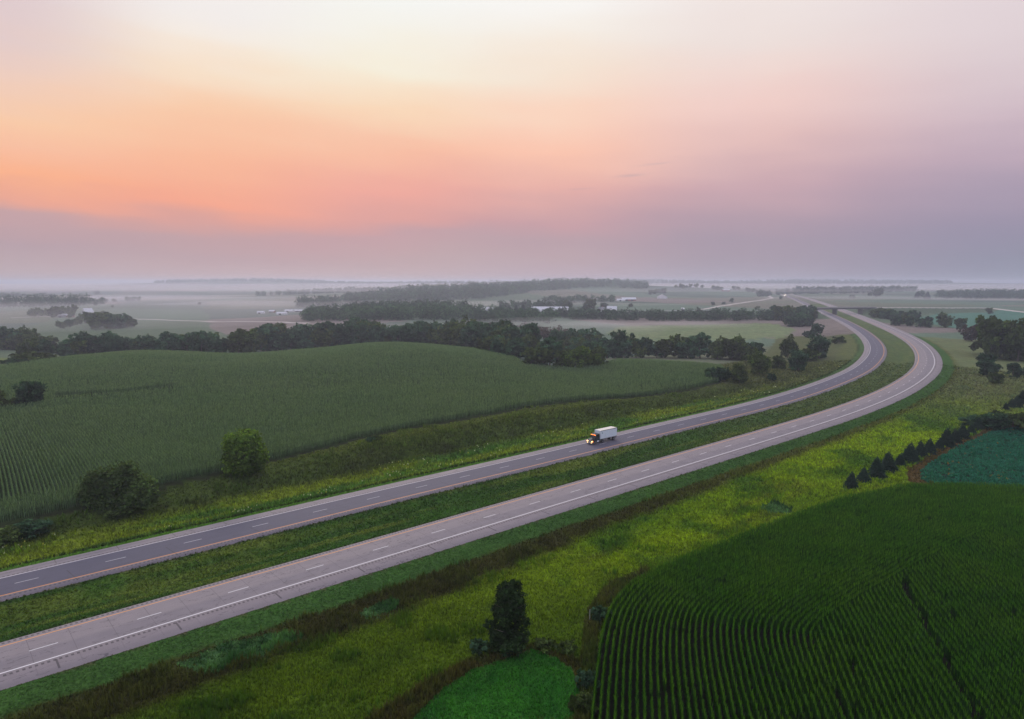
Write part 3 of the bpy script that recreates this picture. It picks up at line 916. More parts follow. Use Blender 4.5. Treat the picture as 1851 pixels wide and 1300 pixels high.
# ------------------------------------------------------------------ trees
M_LEAF = foliage('leaf', (.062, .100, .026), .30, .22)
M_LEAF_DARK = foliage('dark_leaf', (.036, .082, .042), .30, .22)
M_LEAF_BRIGHT = foliage('bright_leaf', (.085, .155, .020), .38, .15)
M_LEAF_RUST = foliage('rusty_leaf', (.070, .052, .040), .28, .2)
M_NEEDLE = foliage('needle', (.030, .062, .042), .12, .18)
M_BARK = plain('bark', (.10, .085, .07), .95, var=.3, scale=4)


def leaf_cloud(lobes, n, size, seed, flat=.25, shell=.45, tintvar=.35, sig=.165):
    """many small leaf sprays filling overlapping lobes: (cx, cy, cz, rx, ry, rz)"""
    rg = np.random.default_rng(seed)
    L = np.array(lobes, float)
    wgt = (L[:, 3] * L[:, 4] + L[:, 4] * L[:, 5] + L[:, 3] * L[:, 5]); k = rg.choice(len(L), n, p=wgt / wgt.sum())
    # leaves sit in sprays: choose spray centres near the lobe surfaces, then leaves round them
    nc = max(40, n // 26); kc = rg.choice(len(L), nc, p=wgt / wgt.sum())
    dc = rg.normal(size=(nc, 3)); dc /= np.linalg.norm(dc, axis=1)[:, None]
    bump = .80 + .40 * fbm(dc[:, 0] * 2.6 + kc * 3.1, dc[:, 1] * 2.6 + dc[:, 2] * 2.1, seed % 97, 3)
    rc = (1 - shell * rg.random(nc) ** 1.5) * bump
    i = rg.integers(0, nc, n); k = kc[i]
    p = L[k, :3] + dc[i] * L[k, 3:] * rc[i][:, None] + rg.normal(size=(n, 3)) * np.array([1, 1, .8]) * (sig * L[k, 3:].mean(1))[:, None]
    d = p - L[k, :3]; d /= np.linalg.norm(d, axis=1)[:, None] + 1e-6
    ct = (.62 + .76 * rg.random(nc))[i]
    nrm = d * .8 + rg.normal(size=(n, 3)) * .65; nrm[:, 2] += flat
    nrm /= np.linalg.norm(nrm, axis=1)[:, None]
    t = rg.normal(size=(n, 3)); t -= nrm * (t * nrm).sum(1)[:, None]; t /= np.linalg.norm(t, axis=1)[:, None]
    b = np.cross(nrm, t)
    s = size * (.55 + .9 * rg.random(n))[:, None]
    V = np.stack([p - t * s * .5 - b * s * .28, p + t * s * .1 - b * s * .42, p + t * s * .55 + b * s * .05, p - t * s * .05 + b * s * .45], 1).reshape(-1, 3)
    F = np.arange(4 * n).reshape(n, 4)
    lobt = .65 + .7 * rg.random(len(L))
    tint = (1 - tintvar + 2 * tintvar * rg.random(n)) * lobt[k] * ct
    C = np.repeat(np.stack([tint * (.92 + .2 * rg.random(n)), tint, tint * (.9 + .2 * rg.random(n))], -1), 4, axis=0)
    return V, F, C


def trunk_mesh(name, h, r, limbs, seed, lean=.04):
    """tapered trunk with limbs as one mesh"""
    rg = random.Random(seed)
    V = []; F = []
    def tube(P, rad, seg=7):
        b = len(V)
        for i, (p, q) in enumerate(zip(P, rad)):
            d = (P[min(i + 1, len(P) - 1)] - P[max(i - 1, 0)]).normalized()
            u = d.orthogonal().normalized(); w_ = d.cross(u)
            for k in range(seg):
                a = 2 * math.pi * k / seg
                V.append(tuple(p + (u * math.cos(a) + w_ * math.sin(a)) * q))
        for i in range(len(P) - 1):
            for k in range(seg):
                F.append((b + i * seg + k, b + i * seg + (k + 1) % seg, b + (i + 1) * seg + (k + 1) % seg, b + (i + 1) * seg + k))
    tp = [Vector((lean * h * (i / 5) ** 2 + rg.uniform(-.04, .04) * h * .2, rg.uniform(-.04, .04) * h * .2, -.4 + (h + .4) * i / 5)) for i in range(6)]
    tube(tp, [r * 1.35, r, r * .82, r * .62, r * .42, r * .12])
    for k in range(limbs):
        f = rg.uniform(.3, .85); i = int(f * 5); p = tp[i].lerp(tp[i + 1], f * 5 - i)
        a = 2 * math.pi * (k / limbs + rg.uniform(-.1, .1)); L = h * rg.uniform(.22, .42) * (1.15 - f * .6)
        P = [p, p + Vector((math.cos(a) * L * .5, math.sin(a) * L * .5, L * .3)), p + Vector((math.cos(a) * L, math.sin(a) * L, L * .62))]
        tube(P, [r * .42 * (1.2 - f), r * .25 * (1.2 - f), r * .06], 5)
    return new_mesh(name, V, F, [M_BARK], smooth=True)


def lobes_round(h, w, n, seed, low=.16, top=1.0):
    """lobes of a broad crown of height h and width w standing on the ground"""
    rg = random.Random(seed); out = [(0, 0, h * (low + top) / 2, w * .36, w * .36, h * (top - low) * .42)]
    for k in range(n):
        f = (k + .5) / n; z = h * (low + (top - low) * (.12 + .76 * rg.random()))
        q = (z / h - low) / (top - low); prof = math.sin(math.pi * min(.95, max(.12, q * .78 + .16))) ** .7
        a = k * 2.4 + rg.uniform(-.4, .4); rad = w * .5 * prof * rg.uniform(.45, .72); s = w * rg.uniform(.17, .27)
        out.append((rad * math.cos(a), rad * math.sin(a), z, s, s, s * rg.uniform(.7, .95)))
    return out


def cone_cloud(h, w, n, size, seed):
    """tiered boughs of a spruce"""
    rg = np.random.default_rng(seed)
    q = 1 - np.sqrt(rg.random(n)); q = np.clip(q * 1.02, 0, 1)
    tier = np.floor(q * 11); tf = q * 11 - tier
    r = w * .5 * (1 - q) ** .72 * (.62 + .38 * (1 - tf)) * (.35 + .65 * rg.random(n) ** .5) * (1 + .12 * np.sin(tier * 2.3))
    a = rg.random(n) * 2 * np.pi; r *= 1 + .16 * np.sin(a * 5 + tier * 1.7)
    p = np.stack([r * np.cos(a), r * np.sin(a), .25 + q * (h - .25) - r * .16], -1)
    o = np.stack([np.cos(a), np.sin(a), np.full(n, -.12)], -1); o += rg.normal(size=(n, 3)) * .3; o /= np.linalg.norm(o, axis=1)[:, None]
    sd = np.stack([-np.sin(a), np.cos(a), rg.normal(size=n) * .4], -1)
    s = size * (.6 + .8 * rg.random(n))[:, None] * (1.15 - .6 * q)[:, None]
    V = np.stack([p - sd * s * .3, p + o * s * .75, p + sd * s * .3, p - o * s * .3], 1).reshape(-1, 3)
    tint = .6 + .75 * rg.random(n)
    # a leader at the top
    C = np.repeat(np.stack([tint, tint, tint], -1), 4, axis=0)
    return V, np.arange(4 * n).reshape(n, 4), C


def make_tree(kind, crown, trunk):
    return {'kind': kind, 'crown': crown, 'trunk': trunk}


def crown_mesh(name, VFC, mat):
    return new_mesh(name, VFC[0], VFC[1], [mat], {'tint': VFC[2]})


PROTO = {}


def proto(key, name, crown, trunk, cat):
    PROTO[key] = (name, crown, trunk, cat)


# stock of crowns, all drawn at 12 m tall and 11 m wide unless noted
for k in range(6):
    mat = M_LEAF if k % 2 == 0 else M_LEAF_DARK
    proto('mid%d' % k, 'broadleaf_tree', crown_mesh('crown', leaf_cloud(lobes_round(12, 11.0 + k % 3, 13 + k, 100 + k, .07), 3200, .95, 200 + k), mat), trunk_mesh('trunk', 8.5, .32, 5, 300 + k), 'tree')
for k in range(3):
    proto('near%d' % k, 'broadleaf_tree', crown_mesh('crown', leaf_cloud(lobes_round(12, 12.5, 22, 120 + k, .06), 6500, .75, 220 + k), (M_LEAF, M_LEAF_DARK, M_LEAF)[k]), trunk_mesh('trunk', 8.5, .36, 6, 320 + k), 'tree')
proto('pale', 'broadleaf_tree', crown_mesh('crown', leaf_cloud(lobes_round(12, 10.5, 15, 131, .05), 3200, .95, 231), M_LEAF_BRIGHT), trunk_mesh('trunk', 8, .28, 5, 331), 'tree')
proto('rust', 'broadleaf_tree', crown_mesh('crown', leaf_cloud(lobes_round(12, 13, 16, 132, .08), 3200, .95, 232), M_LEAF_RUST), trunk_mesh('trunk', 8, .3, 5, 332), 'tree')
for k in range(3):
    lb = [(math.cos(i * 2.4) * 1.9 * (.4 + .5 * random.random()), math.sin(i * 2.4) * 1.9 * (.4 + .5 * random.random()), 1.1 + .9 * random.random(), 1.25, 1.25, 1.2) for i in range(7)] + [(0, 0, 1.4, 1.8, 1.8, 1.4)]
    proto('bush%d' % k, 'bush', crown_mesh('foliage', leaf_cloud(lb, 900, .6, 240 + k), (M_LEAF, M_LEAF_DARK, M_LEAF)[k]), trunk_mesh('stem', 1.8, .09, 5, 340 + k), 'bush')
for k in range(3):
    proto('spruce%d' % k, 'spruce_tree', crown_mesh('crown', cone_cloud(8, 5.6 + .3 * k, 4200, .75, 250 + k), M_NEEDLE), trunk_mesh('trunk', 7.7, .16, 0, 350 + k, 0), 'spruce')
ROOT = {}


def plant(key, x, y, h, wscale=1.0, label=None, group=None, rz=None, sink=.15):
    name, crown, trunk, cat = PROTO[key]
    h0 = {'m': 12, 'n': 12, 'p': 12, 'r': 12, 'b': 2.6, 's': 8}[key[0]]
    z = float(gz(x, y)[0]) - sink
    rt = empty(name, (x, y, z), random.uniform(0, 6.28) if rz is None else rz, label=label, cat=cat, group=group)
    s = h / h0
    rt.rotation_euler[0] = random.uniform(-.05, .05); rt.rotation_euler[1] = random.uniform(-.05, .05)
    rt.scale = (s * wscale, s * wscale, s)
    link(trunk.name.split('.')[0], trunk, rt); link(crown.name.split('.')[0], crown, rt)
    return rt


def at_px(key, u, vb, hpx, wscale=1.0, label=None, group=None, Y=None):
    """a tree whose foot is seen at (u, vb) and that looks hpx tall"""
    if Y is None:
        x, y, z = hit(u, vb)
    else:
        x, y = ux(u, Y), Y
    return plant(key, x, y, max(1.2, hpx * math.hypot(y, 8) / FPX), wscale, label, group)


# --- the three trees near the highway, each its own growth
def special(name, x, y, crownV, mat, trunk, label, cat='tree'):
    rt = empty(name, (x, y, float(gz(x, y)[0]) - .1), 0, label=label, cat=cat)
    link('trunk', trunk, rt); link('crown', crown_mesh('crown', crownV, mat), rt)
    return rt


x, y, z = hit(443, 858)
lb = [(0, 0, 5.6, 3.3, 3.3, 4.6), (-1.6, .2, 7.6, 2.6, 2.6, 2.4), (1.2, -.4, 8.3, 2.5, 2.5, 2.2), (2.4, .3, 5.2, 2.5, 2.5, 2.4), (-2.8, 0, 4.9, 2.2, 2.2, 2.6), (.3, -1.6, 2.6, 2.9, 2.4, 2.2), (2.0, .8, 2.4, 2.4, 2.2, 1.9), (-2.2, -.6, 2.4, 2.1, 2.1, 2.0), (3.3, -.3, 4.1, 1.7, 1.7, 1.5), (.4, .2, 9.5, 1.3, 1.3, .9)]
special('broadleaf_tree', x, y, leaf_cloud(lb, 15000, .50, 401, shell=.5), M_LEAF_BRIGHT, trunk_mesh('trunk', 7, .34, 6, 402), 'round bright green tree at the corn edge above the highway bank')
x, y, z = hit(216, 917)
lb = [(-4.3, .5, 4.2, 3.6, 3.2, 3.1), (-1.6, .2, 5.0, 3.2, 3, 3.2), (1.6, 0, 6.2, 3.4, 3.2, 3.2), (4.2, -.2, 4.2, 3.2, 3, 3.0), (5.9, -.4, 2.7, 2.1, 2, 2.2), (-6.2, .3, 2.8, 1.9, 2, 2.3), (0, -.6, 2.4, 5, 3, 2.3), (3.2, -.6, 2.0, 3.4, 2.6, 1.9), (-3.6, -.5, 1.9, 3.2, 2.6, 1.8), (2.2, .2, 8.2, 1.6, 1.6, 1.2)]
special('broadleaf_tree', x, y, leaf_cloud(lb, 19000, .46, 411, shell=.5), foliage('mid_leaf', (.080, .135, .040), .36, .1), trunk_mesh('trunk', 6, .4, 8, 412), 'wide dark multi-lobed tree at the corn edge near the left border')
x, y, z = hit(918, 1178)
lb = [(.5, 0, 8.2, 1.35, 1.3, 1.15), (-.75, .2, 7.6, 1.2, 1.2, 1.1), (1.25, -.2, 6.7, 1.25, 1.2, 1.1), (-.2, 0, 6.2, 1.45, 1.3, 1.1), (-1.15, .1, 5.5, .9, .9, .8), (.95, 0, 5.1, 1.25, 1.2, 1.0), (-.35, 0, 4.5, 1.25, 1.2, 1.0), (-2.0, .2, 3.7, .9, .8, .75), (.5, 0, 3.5, 1.5, 1.4, 1.1), (-1.0, -.3, 2.4, 1.45, 1.3, 1.2), (1.25, -.2, 2.2, 1.45, 1.3, 1.2), (.1, -.5, 1.2, 2.0, 1.7, 1.1), (-2.1, -.2, 1.0, 1.0, .9, .8), (1.0, .1, 8.9, .6, .6, .6), (-.3, 0, 8.9, .6, .6, .6), (2.2, 0, 4.0, .6, .6, .5)]
M_LEAF_DEEP = foliage('deep_leaf', (.024, .050, .016), .25, .1)
special('broadleaf_tree', x, y, leaf_cloud(lb, 15000, .29, 421, shell=.7, sig=.14), M_LEAF_DEEP, trunk_mesh('trunk', 8.2, .22, 9, 422, .02), 'tall narrow dark tree standing alone in the grass beside the corn')

# --- trees dotted about on their own
at_px('near1', 55, 735, 47, 1.0, 'spreading tree out in the corn by the grassy gully')
at_px('near2', -14, 742, 46, .8, 'dark tree cut by the left border beside the gully tree')
at_px('bush2', 22, 738, 18, 1.2, 'low bush between the two gully trees at the left border')
G4 = 'trees at the far end of the corn by the highway'
at_px('bush1', 1304, 699, 24, 1.15, 'lowest bushy tree at the right tip of the corn', Y=296)
at_px('near0', 1337, 693, 36, .82, 'rounded tree at the right tip of the corn, second from the highway curve side')
at_px('near2', 1373, 678, 43, .88, 'large dark round tree on the slope beyond the corn tip')
at_px('near1', 1443, 671, 38, .92, 'round dark tree nearest the curve of the dark carriageway')
at_px('near1', 1480, 648, 42, .95, 'big purplish-dark tree above the curve of the dark carriageway')
at_px('near2', 1424, 648, 40, .72, 'upright tree just left of the big purplish-dark tree')
at_px('mid0', 1408, 668, 26, 1.1, 'low spreading tree filling the gap behind the round dark tree')
at_px('bush0', 1459, 652, 18, 1.5, 'bushy growth at the foot of the big purplish-dark tree')
at_px('bush1', 1395, 688, 13, .8, 'small bush on the verge below the large dark round tree')
at_px('bush0', 1517, 621, 11, 1.2, 'single bush on the slope inside the highway curve')
at_px('bush1', 664, 802, 9, 1.1, 'left one of two small bushes at the corn edge on the bank', Y=178)
at_px('bush2', 675, 801, 10, 1.2, 'right one of two small bushes at the corn edge on the bank', Y=179.5)
at_px('near1', 60, 965, 26, 2.4, 'dark low thicket at the left border above the verge')
at_px('near0', 5, 980, 30, 2.2, 'dark thicket cut by the left border above the verge')
at_px('near2', 215, 930, 20, 2.4, 'low brush in front of the wide dark tree')

# shrubs by the clover and fence line at the bottom
for (u, v, hp, ws, lab, ky) in [(1024, 1178, 20, 1.1, 'low leafy shrub right of the tall narrow tree', 'bush0'), (988, 1172, 13, 1.3, 'small shrub touching the foot of the tall narrow tree', 'bush2'), (1060, 1240, 30, .9, 'brownish shrub between the clover and the corn rows', 'bush1'), (1055, 1285, 30, 1.0, 'green shrub at the bottom border beside the corn rows', 'bush0'), (1085, 1120, 24, 1.0, 'shrub at the rounded corner of the corn field', 'bush1'), (868, 1176, 12, 1.5, 'low shrub left of the tall narrow tree', 'bush1'), (1580, 905, 12, 1.3, 'low brush between the spruces and the corn field', 'bush1')]:
    at_px(ky, u, v, hp, ws, lab)

# --- row of spruces
SP = [(1538, 882, 33), (1561, 870, 28), (1585, 862, 40), (1606, 852, 38), (1626, 842, 24), (1644, 834, 37), (1664, 826, 32), (1680, 820, 30), (1697, 813, 22), (1710, 806, 35), (1727, 799, 26), (1740, 793, 29), (1755, 784, 20), (1768, 778, 26)]
ordn = ['first', 'second', 'third', 'fourth', 'fifth', 'sixth', 'seventh', 'eighth', 'ninth', 'tenth', 'eleventh', 'twelfth', 'thirteenth', 'last']
for i, (u, v, hp) in enumerate(SP):
    at_px('spruce%d' % (i % 3), u, v, hp, random.uniform(1.12, 1.4), ('small ' if hp < 26 else '') + 'dark spruce, %s in the row counted from the corn field' % ordn[i], 'spruces in a row beside the soybeans')
at_px('mid1', 1800, 777, 36, 1.25, 'broad olive thicket tree at the far end of the spruce row')
at_px('bush1', 1772, 772, 20, 1.8, 'lower left shoulder of the thicket at the end of the spruce row')
at_px('bush0', 1830, 775, 26, 1.5, 'right-hand bush of the thicket at the end of the spruce row')
for i, (u, v, hp) in enumerate([(1818, 742, 16), (1828, 738, 20), (1838, 735, 22), (1848, 731, 28), (1860, 728, 30)]):
    at_px('spruce%d' % (i % 3), u, v, hp, 1.2, 'dark spruce in the short row at the right border', 'spruces at the right border')


# --- lines of trees one can tell apart
def belt(front, label, group, depth, step, h, keys, seed, wsc=1.0, jitter=.35, rows=None):
    """front: [(u, Y)] along the near side"""
    rg = random.Random(seed); P = uy(front); n = 0
    D = np.concatenate([[0], np.cumsum(np.linalg.norm(np.diff(P, axis=0), axis=1))])
    for row in range(rows or max(1, int(depth / step))):
        s = rg.uniform(0, step)
        while s < D[-1]:
            x = np.interp(s, D, P[:, 0]); y = np.interp(s, D, P[:, 1])
            r = math.hypot(x, y); k = 1 + (row * step * .85 + rg.uniform(-.3, .3) * step) / r
            hh = h * rg.uniform(.72, 1.18) * (.82 if row == 0 else 1)
            plant(rg.choice(keys), x * k + rg.uniform(-1, 1) * jitter * step, y * k, hh, wsc * rg.uniform(.85, 1.2), label, group)
            n += 1; s += step * rg.uniform(.75, 1.3)
    return n


MID = ['mid0', 'mid1', 'mid2', 'mid3', 'mid4', 'mid5', 'mid1', 'mid3']
nt = 0
nt += belt([(45, 440), (150, 450), (250, 460), (350, 450), (440, 445)], 'tree in the dark belt behind the brow of the corn at left', 'tree belt behind the left brow', 20, 9.5, 15.5, MID, 1, rows=2)
nt += belt([(455, 500), (520, 520), (600, 520), (700, 510), (790, 490), (860, 462), (920, 440), (960, 425)], 'tree in the long belt behind the brow of the corn at centre', 'tree belt behind the central brow', 30, 9.5, 19, MID, 2, rows=3)
nt += belt([(880, 405), (915, 385), (945, 370)], 'tree where the central belt bends down to the pale-topped clump', 'trees at the bend of the central belt', 14, 8.5, 12.5, MID, 12, rows=2)
nt += belt([(955, 340), (985, 340), (1020, 341)], 'dark tree in the clump jutting into the corn', 'clump jutting into the corn', 10, 6.5, 13.5, ['mid1', 'mid3', 'mid0'], 3, rows=2)
nt += belt([(1028, 342), (1055, 343), (1078, 347)], 'pale yellow-green tree at the right end of the clump jutting into the corn', 'pale trees of the jutting clump', 8, 6.5, 12.5, ['pale', 'pale', 'mid2'], 4, rows=2)
nt += belt([(1010, 470), (1060, 450), (1110, 435), (1180, 425), (1250, 420), (1320, 408), (1385, 400)], 'tree in the dark belt between the corn and the meadow', 'tree belt below the meadow', 22, 9, 14.5, MID, 5, rows=2)
nt += belt([(1010, 510), (1050, 505), (1085, 500)], 'taller tree at the left head of the belt below the meadow', 'taller trees below the meadow', 14, 9, 17, MID, 15, rows=2)
nt += belt([(1405, 800), (1440, 770), (1475, 790)], 'tree in the copse left of the overpass', 'copse left of the overpass', 40, 11, 15, MID, 6, rows=4)
nt += belt([(1425, 690), (1447, 680), (1465, 690)], 'tree in the dark clump below the copse by the overpass', 'dark clump below the overpass copse', 14, 9, 14, MID, 7, rows=2)
nt += belt([(1585, 800), (1620, 760), (1660, 740)], 'tree in the thicket right of the overpass', 'thicket right of the overpass', 40, 11, 10.5, MID, 8, wsc=1.1, rows=4)
nt += belt([(1610, 665), (1650, 655), (1690, 640)], 'tree in the hedge running down from the overpass', 'hedge below the overpass', 14, 9.5, 9.5, MID, 18, rows=2)
for (u, v, hp, ky, lab) in [(1707, 592, 27, 'mid2', 'round tree in the hedge at the end of the overpass thicket'), (1735, 598, 24, 'mid0', 'tree in the hedge between the round tree and the rusty tree'), (1757, 617, 32, 'rust', 'rusty-brown tree at the lower end of the hedge'), (1784, 680, 42, 'mid3', 'bushy tree in the hollow left of the right-hand wood'), (1782, 610, 22, 'mid1', 'small dark tree between the rusty tree and the right-hand wood'),
                            (1476, 608, 22, 'mid5', 'small tree to the right of the dark clump below the copse'), (1462, 610, 11, 'bush1', 'bush below the dark clump by the overpass'), (1796, 694, 18, 'bush0', 'low bush at the foot of the bushy tree in the hollow')]:
    at_px(ky, u, v, hp, 1.0, lab)
nt += belt([(1790, 395), (1830, 385), (1880, 380), (1960, 380)], 'tree of the tall wood at the right border', 'tall wood at the right border', 40, 10, 21, ['mid0', 'mid2', 'mid4', 'mid1'], 9, wsc=.75, rows=4)
nt += belt([(1825, 318), (1860, 316), (1900, 318)], 'low dark tree in front of the wood at the right border', 'low trees at the right border', 8, 8, 9, MID, 10, rows=1)
nt += belt([(-10, 560), (25, 550), (50, 560)], 'tree in the clump at the left border behind the brow', 'clump at the left border', 26, 10.5, 16, MID, 11, rows=3)
for (u, Y, h, lab) in [(74, 560, 12, 'single tree right of the clump at the left border'), (86, 575, 10, 'smaller tree beside the single tree right of the left clump')]:
    plant('mid0', ux(u, Y), Y, h, 1.1, lab)
for (u, Y, h, ws, lab) in [(30, 372, 4.2, 2.2, 'long low bush on the pale meadow at left'), (50, 378, 5, 2.0, 'rounded bush in the middle of the low bushes on the left meadow'), (68, 384, 3.6, 1.9, 'right end bush of the low bushes on the left meadow'), (10, 356, 3.2, 2.4, 'left end bush of the low bushes on the left meadow'), (121, 390, 2.6, 1.2, 'tiny round bush alone on the left meadow')]:
    plant('bush%d' % (u % 3), ux(u, Y), Y, h, ws, lab)

# farm trees on the left rise and in the valley, farther trees
FAR1 = [(58, 573, 16), (70, 573, 18), (82, 572, 15), (98, 574, 19), (108, 573, 20), (118, 572, 17), (130, 570, 20), (128, 575, 12)]
for u, v, hp in FAR1:
    at_px('mid%d' % (int(u) % 6), u, v, hp, .95, 'tree in the grove left of the white farmhouse', 'grove left of the white farmhouse')
for u, v, hp in [(154, 585, 22), (168, 590, 26), (180, 592, 28), (192, 594, 30), (205, 594, 28), (217, 593, 27), (228, 592, 24), (238, 592, 20), (172, 596, 20), (140, 588, 14), (125, 592, 14), (110, 594, 14), (188, 574, 12)]:
    at_px('mid%d' % (int(u) % 6), u, v, hp, 1.15, 'tree in the copse below the white farmhouse', 'copse below the white farmhouse')
for u, v, hp, lab in [(191, 546, 6, 'small far tree left of the pair on the misty plain'), (206, 546, 6, 'far tree on the misty plain, right of the small far tree'), (232, 545, 9, 'left tree of the far row of three on the misty plain'), (241, 544, 8, 'middle tree of the far row of three on the misty plain'), (250, 544, 8, 'right tree of the far row of three on the misty plain'), (176, 533, 8, 'pale distant tree standing in the mist at left'), (173, 553, 6, 'lone bush on the plain above the white farmhouse'), (203, 556, 4, 'tiny bush on the plain right of the lone bush'), (361, 551, 5, 'lone tree on the dark field of the misty plain')]:
    at_px('mid%d' % (int(u) % 6), u, v, hp, 1.2, lab)
# round the central farm
for u, v, hp in [(905, 566, 17), (920, 565, 15), (933, 565, 15), (946, 565, 16), (880, 567, 12), (868, 566, 10)]:
    at_px('spruce%d' % (u % 3), u, v, hp, 1.2, 'conifer between the two long farm roofs', 'conifers between the long farm roofs')
for u, v, hp in [(972, 567, 9), (985, 567, 9), (998, 567, 9), (1011, 567, 10), (1022, 567, 12), (1031, 567, 15)]:
    at_px('spruce%d' % (u % 3), u, v, hp, 1.2, 'conifer in the row before the long barn', 'conifers before the long barn')
for u, v, hp, k, lab in [(1068, 562, 22, 'mid0', 'big rounded tree between the long barn and the two white houses'), (1060, 562, 16, 'mid1', 'lower tree on the left flank of the big rounded farm tree'), (1091, 556, 8, 'bush1', 'small pale tree behind the two white houses'), (1021, 556, 14, 'mid2', 'tree behind the right end of the long barn'), (1012, 556, 12, 'mid3', 'second tree behind the right end of the long barn'),
                         (1140, 556, 8, 'mid4', 'round tree on the green slope below the red and white barns'), (1289, 552, 7, 'mid1', 'small round tree left of the dark field tree'), (1323, 547, 8, 'mid3', 'dark tree on the slope by the pale lane'), (1308, 550, 4, 'bush1', 'bush between the two trees on the slope by the pale lane'), (1407.5, 534, 7, 'mid1', 'dark tree beside the oncoming headlights'), (1411.5, 541.5, 6, 'mid3', 'lower dark tree beside the oncoming headlights'), (1540, 539, 5, 'bush0', 'single bush in the flat field right of the highway'),
                         (1587, 537, 17, 'mid2', 'tall round tree standing in mist right of the overpass'), (1572, 536, 8, 'mid4', 'small misty tree left of the tall round misty tree'), (1657, 539, 12, 'spruce0', 'pointed tree at the left end of the blue wood'), (1664, 539, 13, 'mid5', 'thin tree beside the pointed tree at the blue wood'), (1676, 540, 14, 'spruce2', 'broader pointed tree against the blue wood'), (1788, 568, 12, 'mid0', 'round tree on the teal slope below the pale side road')]:
    at_px(k, u, v, hp, 1.1, lab)
for u, v, hp in [(1176, 533, 9), (1184, 532, 9), (1192, 531, 9), (1200, 531, 10)]:
    at_px('mid%d' % (int(u) % 6), u, v, hp, 1.1, 'tree behind the gabled barn on the far slope', 'trees behind the far gabled barn')
for u, v, hp in [(1222, 520, 6), (1232, 521, 9), (1241, 520, 5), (1248, 519, 7), (1258, 519, 8), (1269, 520, 6), (1290, 523, 8), (1298, 524, 8), (1305, 524, 6), (1326, 523, 7), (1334, 523, 6), (1352, 527, 8), (1360, 528, 8), (1368, 528, 5)]:
    at_px('mid%d' % (int(u) % 6), u, v + 1, hp, 1.2, 'hazy tree scattered along the far skyline slope', 'hazy trees on the far skyline slope')
print('belt trees', nt)


# --- woods that read as one mass
def wood(label, rows, pitch, h, nq, size, mat, seed, cat='wood'):
    """rows: [(u, Yfront, Yback)]"""
    rg = np.random.default_rng(seed); U = np.array(rows, float)
    u0, u1 = U[0, 0], U[-1, 0]; Vs = []; Fs = []; Cs = []; nv = 0
    area = sum((U[i + 1, 0] - U[i, 0]) / FPX * (U[i:i + 2, 1:].mean()) * (U[i:i + 2, 2] - U[i:i + 2, 1]).mean() for i in range(len(U) - 1))
    n = min(2600, int(area / pitch ** 2) + 8)
    u = rg.uniform(u0, u1, n * 2); yf = np.interp(u, U[:, 0], U[:, 1]); yb = np.interp(u, U[:, 0], U[:, 2])
    acc = rg.random(2 * n) < (yb - yf) / (yb - yf).max()
    u, yf, yb = u[acc][:n], yf[acc][:n], yb[acc][:n]
    f = rg.random(len(u)) ** 1.3; Y = yf + (yb - yf) * f
    x = ux(u, Y); z = gz(x, Y); hh = h * rg.uniform(.7, 1.15, len(u))
    for i in range(len(u)):
        w_ = hh[i] * rg.uniform(.36, .5)
        lb = [(x[i], Y[i], z[i] + hh[i] * .48, w_, w_, hh[i] * .5), (x[i] + rg.uniform(-.6, .6) * w_, Y[i], z[i] + hh[i] * .7, w_ * .6, w_ * .6, hh[i] * .3), (x[i] + rg.uniform(-.8, .8) * w_, Y[i], z[i] + hh[i] * .3, w_ * .75, w_ * .75, hh[i] * .3)]
        V, F, C = leaf_cloud(lb, nq, size, seed * 1000 + i, tintvar=.25)
        t = rg.uniform(.7, 1.25)
        Vs.append(V); Fs.append(F + nv); Cs.append(C * t); nv += len(V)
    link('woodland', new_mesh('woodland', np.vstack(Vs), np.vstack(Fs), [mat], {'tint': np.vstack(Cs)}), label=label, cat=cat, kind='stuff')
    return len(u)


wood('tree belt in the hollow below the central farm', [(550, 830, 900), (620, 800, 930), (700, 790, 950), (820, 800, 950), (900, 800, 900), (1000, 790, 880)], 11, 15, 190, 1.45, M_LEAF_DARK, 21)
wood('wooded knoll left of the central farm', [(620, 950, 1010), (700, 950, 1060), (800, 960, 1080), (845, 980, 1040)], 12, 17, 150, 1.6, M_LEAF_DARK, 22)
wood('dark tree belt between the country road and the meadow', [(985, 880, 950), (1060, 860, 950), (1150, 840, 920), (1250, 820, 900), (1330, 810, 880), (1405, 800, 850)], 11, 13, 190, 1.45, M_LEAF_DARK, 23)
wood('low brownish thicket in the misty hollow', [(840, 640, 720), (930, 610, 690), (1010, 600, 670), (1040, 600, 640)], 9, 8.5, 80, 1.5, M_LEAF_RUST, 24)
wood('front of the misty wooded hill', [(523, 1480, 1500), (560, 1490, 1650), (620, 1560, 1800), (700, 1600, 1950), (800, 1650, 2100), (900, 1750, 2300), (960, 2000, 2400)], 19, 24, 80, 3.0, M_LEAF_DARK, 25)
wood('crown of the misty wooded hill', [(950, 2000, 2450), (1010, 2150, 2550), (1080, 2350, 2650), (1140, 2400, 2650), (1170, 2450, 2620)], 21, 24, 70, 3.4, M_LEAF_DARK, 26)
wood('farther wooded ridge behind the misty hill', [(462, 2650, 2700), (520, 2650, 2900), (620, 2700, 3000), (760, 2750, 3050)], 30, 20, 30, 6, M_LEAF_DARK, 27)
wood('wood along the left border on the plain', [(-60, 1430, 1560), (60, 1440, 1560), (130, 1470, 1560), (155, 1490, 1540)], 15, 25, 100, 2.3, M_LEAF_DARK, 28)
wood('small trees trailing off the left-border wood', [(150, 1560, 1640), (185, 1600, 1650)], 17, 17, 100, 2.3, M_LEAF_DARK, 29)
wood('farther misty wood at the left border', [(-40, 2450, 2650), (60, 2500, 2650), (98, 2560, 2620)], 24, 18, 34, 5, M_LEAF_DARK, 30)
